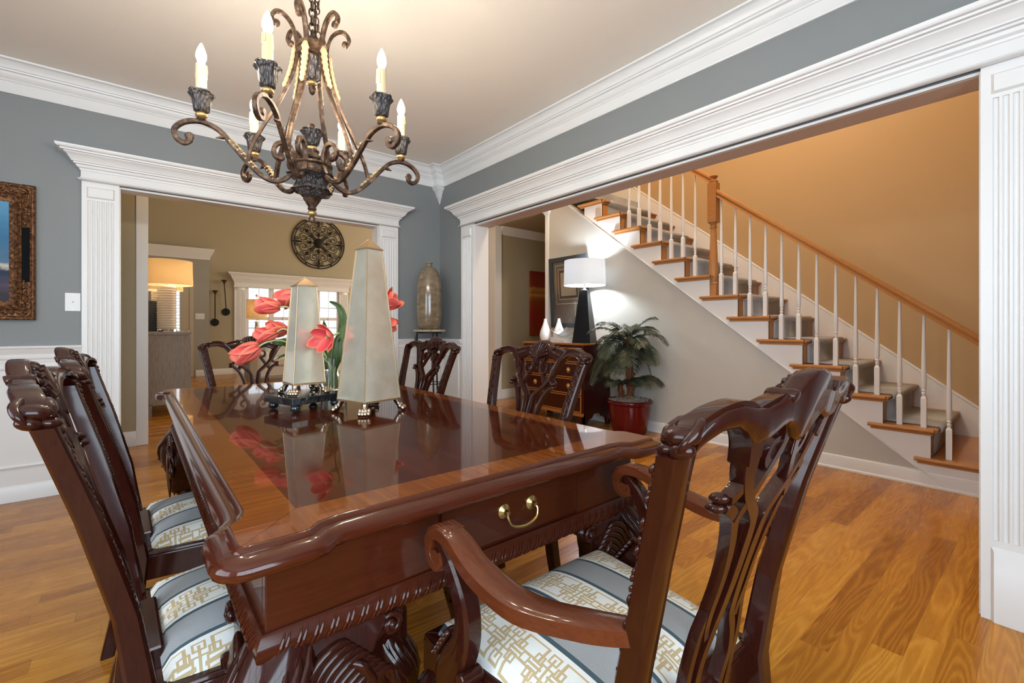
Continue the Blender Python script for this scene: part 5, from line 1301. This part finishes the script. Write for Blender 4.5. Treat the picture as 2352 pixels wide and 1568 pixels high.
# iron medallion
md_ = thing('wall_medallion', 'round openwork iron medallion high on the great room wall', 'wall decoration', (3.70, GY1-.02, 3.27))
m = MB(); 
def circ(r, rad, ring_, n=64): ring_.tube([(r*math.cos(2*PI*i/n), 0, r*math.sin(2*PI*i/n)) for i in range(n)], rad, 8, None, closed=True)
circ(.655, .013, m); circ(.595, .011, m)
for i in range(12):
    a = 2*PI*i/12+.0; m.tube([(.595*math.cos(a), 0, .595*math.sin(a)), (.655*math.cos(a), 0, .655*math.sin(a))], .013, 6)
m.obj('outer_ring', 'iron', md_, smooth=60)
MB().lathe([(.004, -.03), (.06, -.026), (.11, -.014), (.122, 0), (.122, .008)], 28, axis='y').obj('boss', 'iron', md_, smooth=50)
def spiral(cx, cz, r0, a0, turns, sgn, n=28): return [(cx+r0*(1-.86*i/n)*math.cos(a0+sgn*turns*2*PI*i/n), 0, cz+r0*(1-.86*i/n)*math.sin(a0+sgn*turns*2*PI*i/n)) for i in range(n+1)]
for k in range(8):
    a = PI*k/4; m = MB(); Rm = Matrix.Rotation(-a, 4, 'Y')
    if k % 2 == 0:
        m.tube([(.11, 0, 0), (.57, 0, 0)], [.011, .007], 6); m.ell((.205, -.006, 0), (.045, .014, .04), 10, 6); m.ell((.43, -.004, 0), (.022, .012, .022), 8, 5); m.ell((.56, 0, 0), .016, 8, 5)
        for s in (-1, 1):
            m.tube([(.10, 0, s*.035), (.13, 0, s*.10), (.19, 0, s*.145)]+spiral(.235, s*.075, .082, s*2.1, 1.35, -s)[1:], .008, 6)
            m.tube([(.10, 0, s*.055), (.20, 0, s*.17), (.30, 0, s*.215)]+spiral(.375, s*.118, .112, s*2.0, 1.5, -s)[1:], .009, 6)
            m.tube([(.43, 0, 0), (.475, 0, s*.02)]+spiral(.525, s*.072, .060, -s*1.9, 1.4, s)[1:], .008, 6)
    else:
        m.tube([(.11, 0, 0), (.40, 0, 0)], .008, 6); m.ell((.405, -.006, 0), (.050, .014, .045), 10, 6)
        for s in (-1, 1): m.tube([(.42, 0, 0), (.45, 0, s*.01)]+spiral(.495, s*.082, .072, -s*1.9, 1.4, s)[1:], .008, 6)
    m.xf(Rm).obj('scroll_spoke', 'iron', md_, smooth=60)
# great-room window: casing, sashes, plantation shutters
m = MB(); m.mould([(1.80, GY1), (1.80, GY1-.03), (4.47, GY1-.03), (4.47, GY1)], [(d_*1.15, 2.02+(z_-2.064)*1.75) for d_, z_ in HD]); struct(m.obj('trim_window_entablature', 'trim'))
pilaster('trim_window_pilaster_left', 1.80, 2.04, GY1, 'x'); pilaster('trim_window_pilaster_right', 4.22, 4.46, GY1, 'x')
m = MB(); m.box(WIN[0]-.02, WIN[1]+.02, GY1-.04, GY1+.12, WIN[2]-.05, WIN[2]); m.box(1.80, 4.46, GY1-.01, GY1, .14, WIN[2]-.04); struct(m.obj('trim_window_sill', 'trim', smooth=0))
window('x', GY1+.10, WIN[0], WIN[1], WIN[2], WIN[3], 4, 3)
pw_ = (WIN[1]-WIN[0])/4
for i in range(4):
    x0, x1 = WIN[0]+pw_*i+.003, WIN[0]+pw_*(i+1)-.003; m = MB(); y0, y1 = GY1+.005, GY1+.035; zb, zt, zm = WIN[2], WIN[3], 1.30
    for (a, b, c, e) in ((x0, x0+.055, zb, zt), (x1-.055, x1, zb, zt), (x0+.055, x1-.055, zb, zb+.09), (x0+.055, x1-.055, zt-.075, zt), (x0+.055, x1-.055, zm-.04, zm+.04)): m.box(a, b, y0, y1, c, e)
    if i % 1 == 0: m.box((x0+x1)/2-.006, (x0+x1)/2+.006, y0-.014, y0-.004, zb+.10, zt-.09)
    ps = struct(m.obj('window_shutter', 'trim', smooth=0)); mm = MB(); z = zb+.12
    while z < zt-.09:
        if abs(z-zm) > .055: mm.hexa([(x0+.055, y0-.012, z), (x1-.055, y0-.012, z), (x1-.055, y1+.012, z+.010), (x0+.055, y1+.012, z+.010)], [(x0+.055, y0-.012, z+.006), (x1-.055, y0-.012, z+.006), (x1-.055, y1+.012, z+.016), (x0+.055, y1+.012, z+.016)])
        z += .075
    mm.obj('louvers', 'trim', ps, smooth=0)
# sofa, lamps and tables by the window
M['sofa'] = pm('pale_linen_upholstery', (.66, .63, .58), .85, spec=.2)
sf_ = thing('sofa', 'pale upholstered sofa in front of the shuttered window', 'sofa', (3.0, 10.55, 0))
MB().box(-1.0, 1.0, -.42, .42, .10, .30).obj('base', 'sofa', sf_, smooth=0, bevel=.02)
MB().box(-1.0, 1.0, .20, .45, .30, .78).obj('back', 'sofa', sf_, smooth=0, bevel=.05)
for s in (-1, 1):
    MB().box(s*1.02-.10, s*1.02+.10, -.43, .44, .06, .60).obj('arm', 'sofa', sf_, smooth=0, bevel=.05)
    MB().box(min(.02*s, .91*s), max(.02*s, .91*s), -.45, .20, .30, .47).obj('seat_cushion', 'sofa', sf_, smooth=0, bevel=.04)
    MB().box(min(.02*s, .90*s), max(.02*s, .90*s), .06, .24, .46, .84).obj('back_cushion', 'sofa', sf_, smooth=0, bevel=.05)
for (x, y) in ((-.95, -.36), (.95, -.36), (-.95, .38), (.95, .38)): MB().box(x-.03, x+.03, y-.03, y+.03, 0, .10).obj('foot', 'ebony', sf_, smooth=0)
ct = thing('console_table', 'long narrow console table behind the pale sofa', 'table', (3.0, 11.35, 0))
MB().box(-1.15, 1.15, -.17, .17, .69, .73).obj('top', 'greywash', ct, smooth=0)
for (x, y) in ((-1.1, -.13), (1.1, -.13), (-1.1, .13), (1.1, .13)): MB().box(x-.03, x+.03, y-.03, y+.03, 0, .69).obj('leg', 'greywash', ct, smooth=0)
def buf_lamp(label, x, y, z):
    t = thing('buffet_lamp', label, 'lamp', (x, y, z), 0, 'silver lamps on the console table')
    MB().lathe([(.075, 0), (.08, .012), (.06, .022), (.050, .05), (.032, .45), (.036, .47), (.030, .485), (.010, .50), (.008, .54)], 4 if False else 24).obj('base', 'pewter', t, smooth=40)
    m = MB(); q = [(-.205, -.13), (.205, -.13), (.205, .13), (-.205, .13)]
    shade(MB(), .205, .195, .55, .965).obj('shade', 'linen', t, smooth=40)
    MB().ell((0, 0, .75), (.03, .03, .04)).obj('bulb', 'bulb_warm', t, smooth=60)
    MB().lathe([(.004, .965), (.006, 1.02), (.03, 1.05), (.018, 1.07), (.002, 1.075)], 12).obj('finial', 'pewter', t, smooth=40)
    point('console_lamp_light', (x+.05, y, z+.75), 4.5, (1.0, .78, .5), .04)
buf_lamp('lamp with tan shade left of the shuttered window', 2.075, 11.30, .73); buf_lamp('lamp with tan shade half hidden behind the short obelisk', 3.02, 11.30, .73)
et = thing('end_table', 'dark metal end table in front of the pale sofa', 'table', (2.75, 9.15, 0))
for (x, y) in ((-.2, -.2), (.2, -.2), (-.2, .2), (.2, .2)): MB().box(x-.016, x+.016, y-.016, y+.016, 0, .50).obj('leg', 'iron', et, smooth=0)
MB().box(-.22, .22, -.22, .22, .50, .525).obj('top', 'iron', et, smooth=0, bevel=.002)
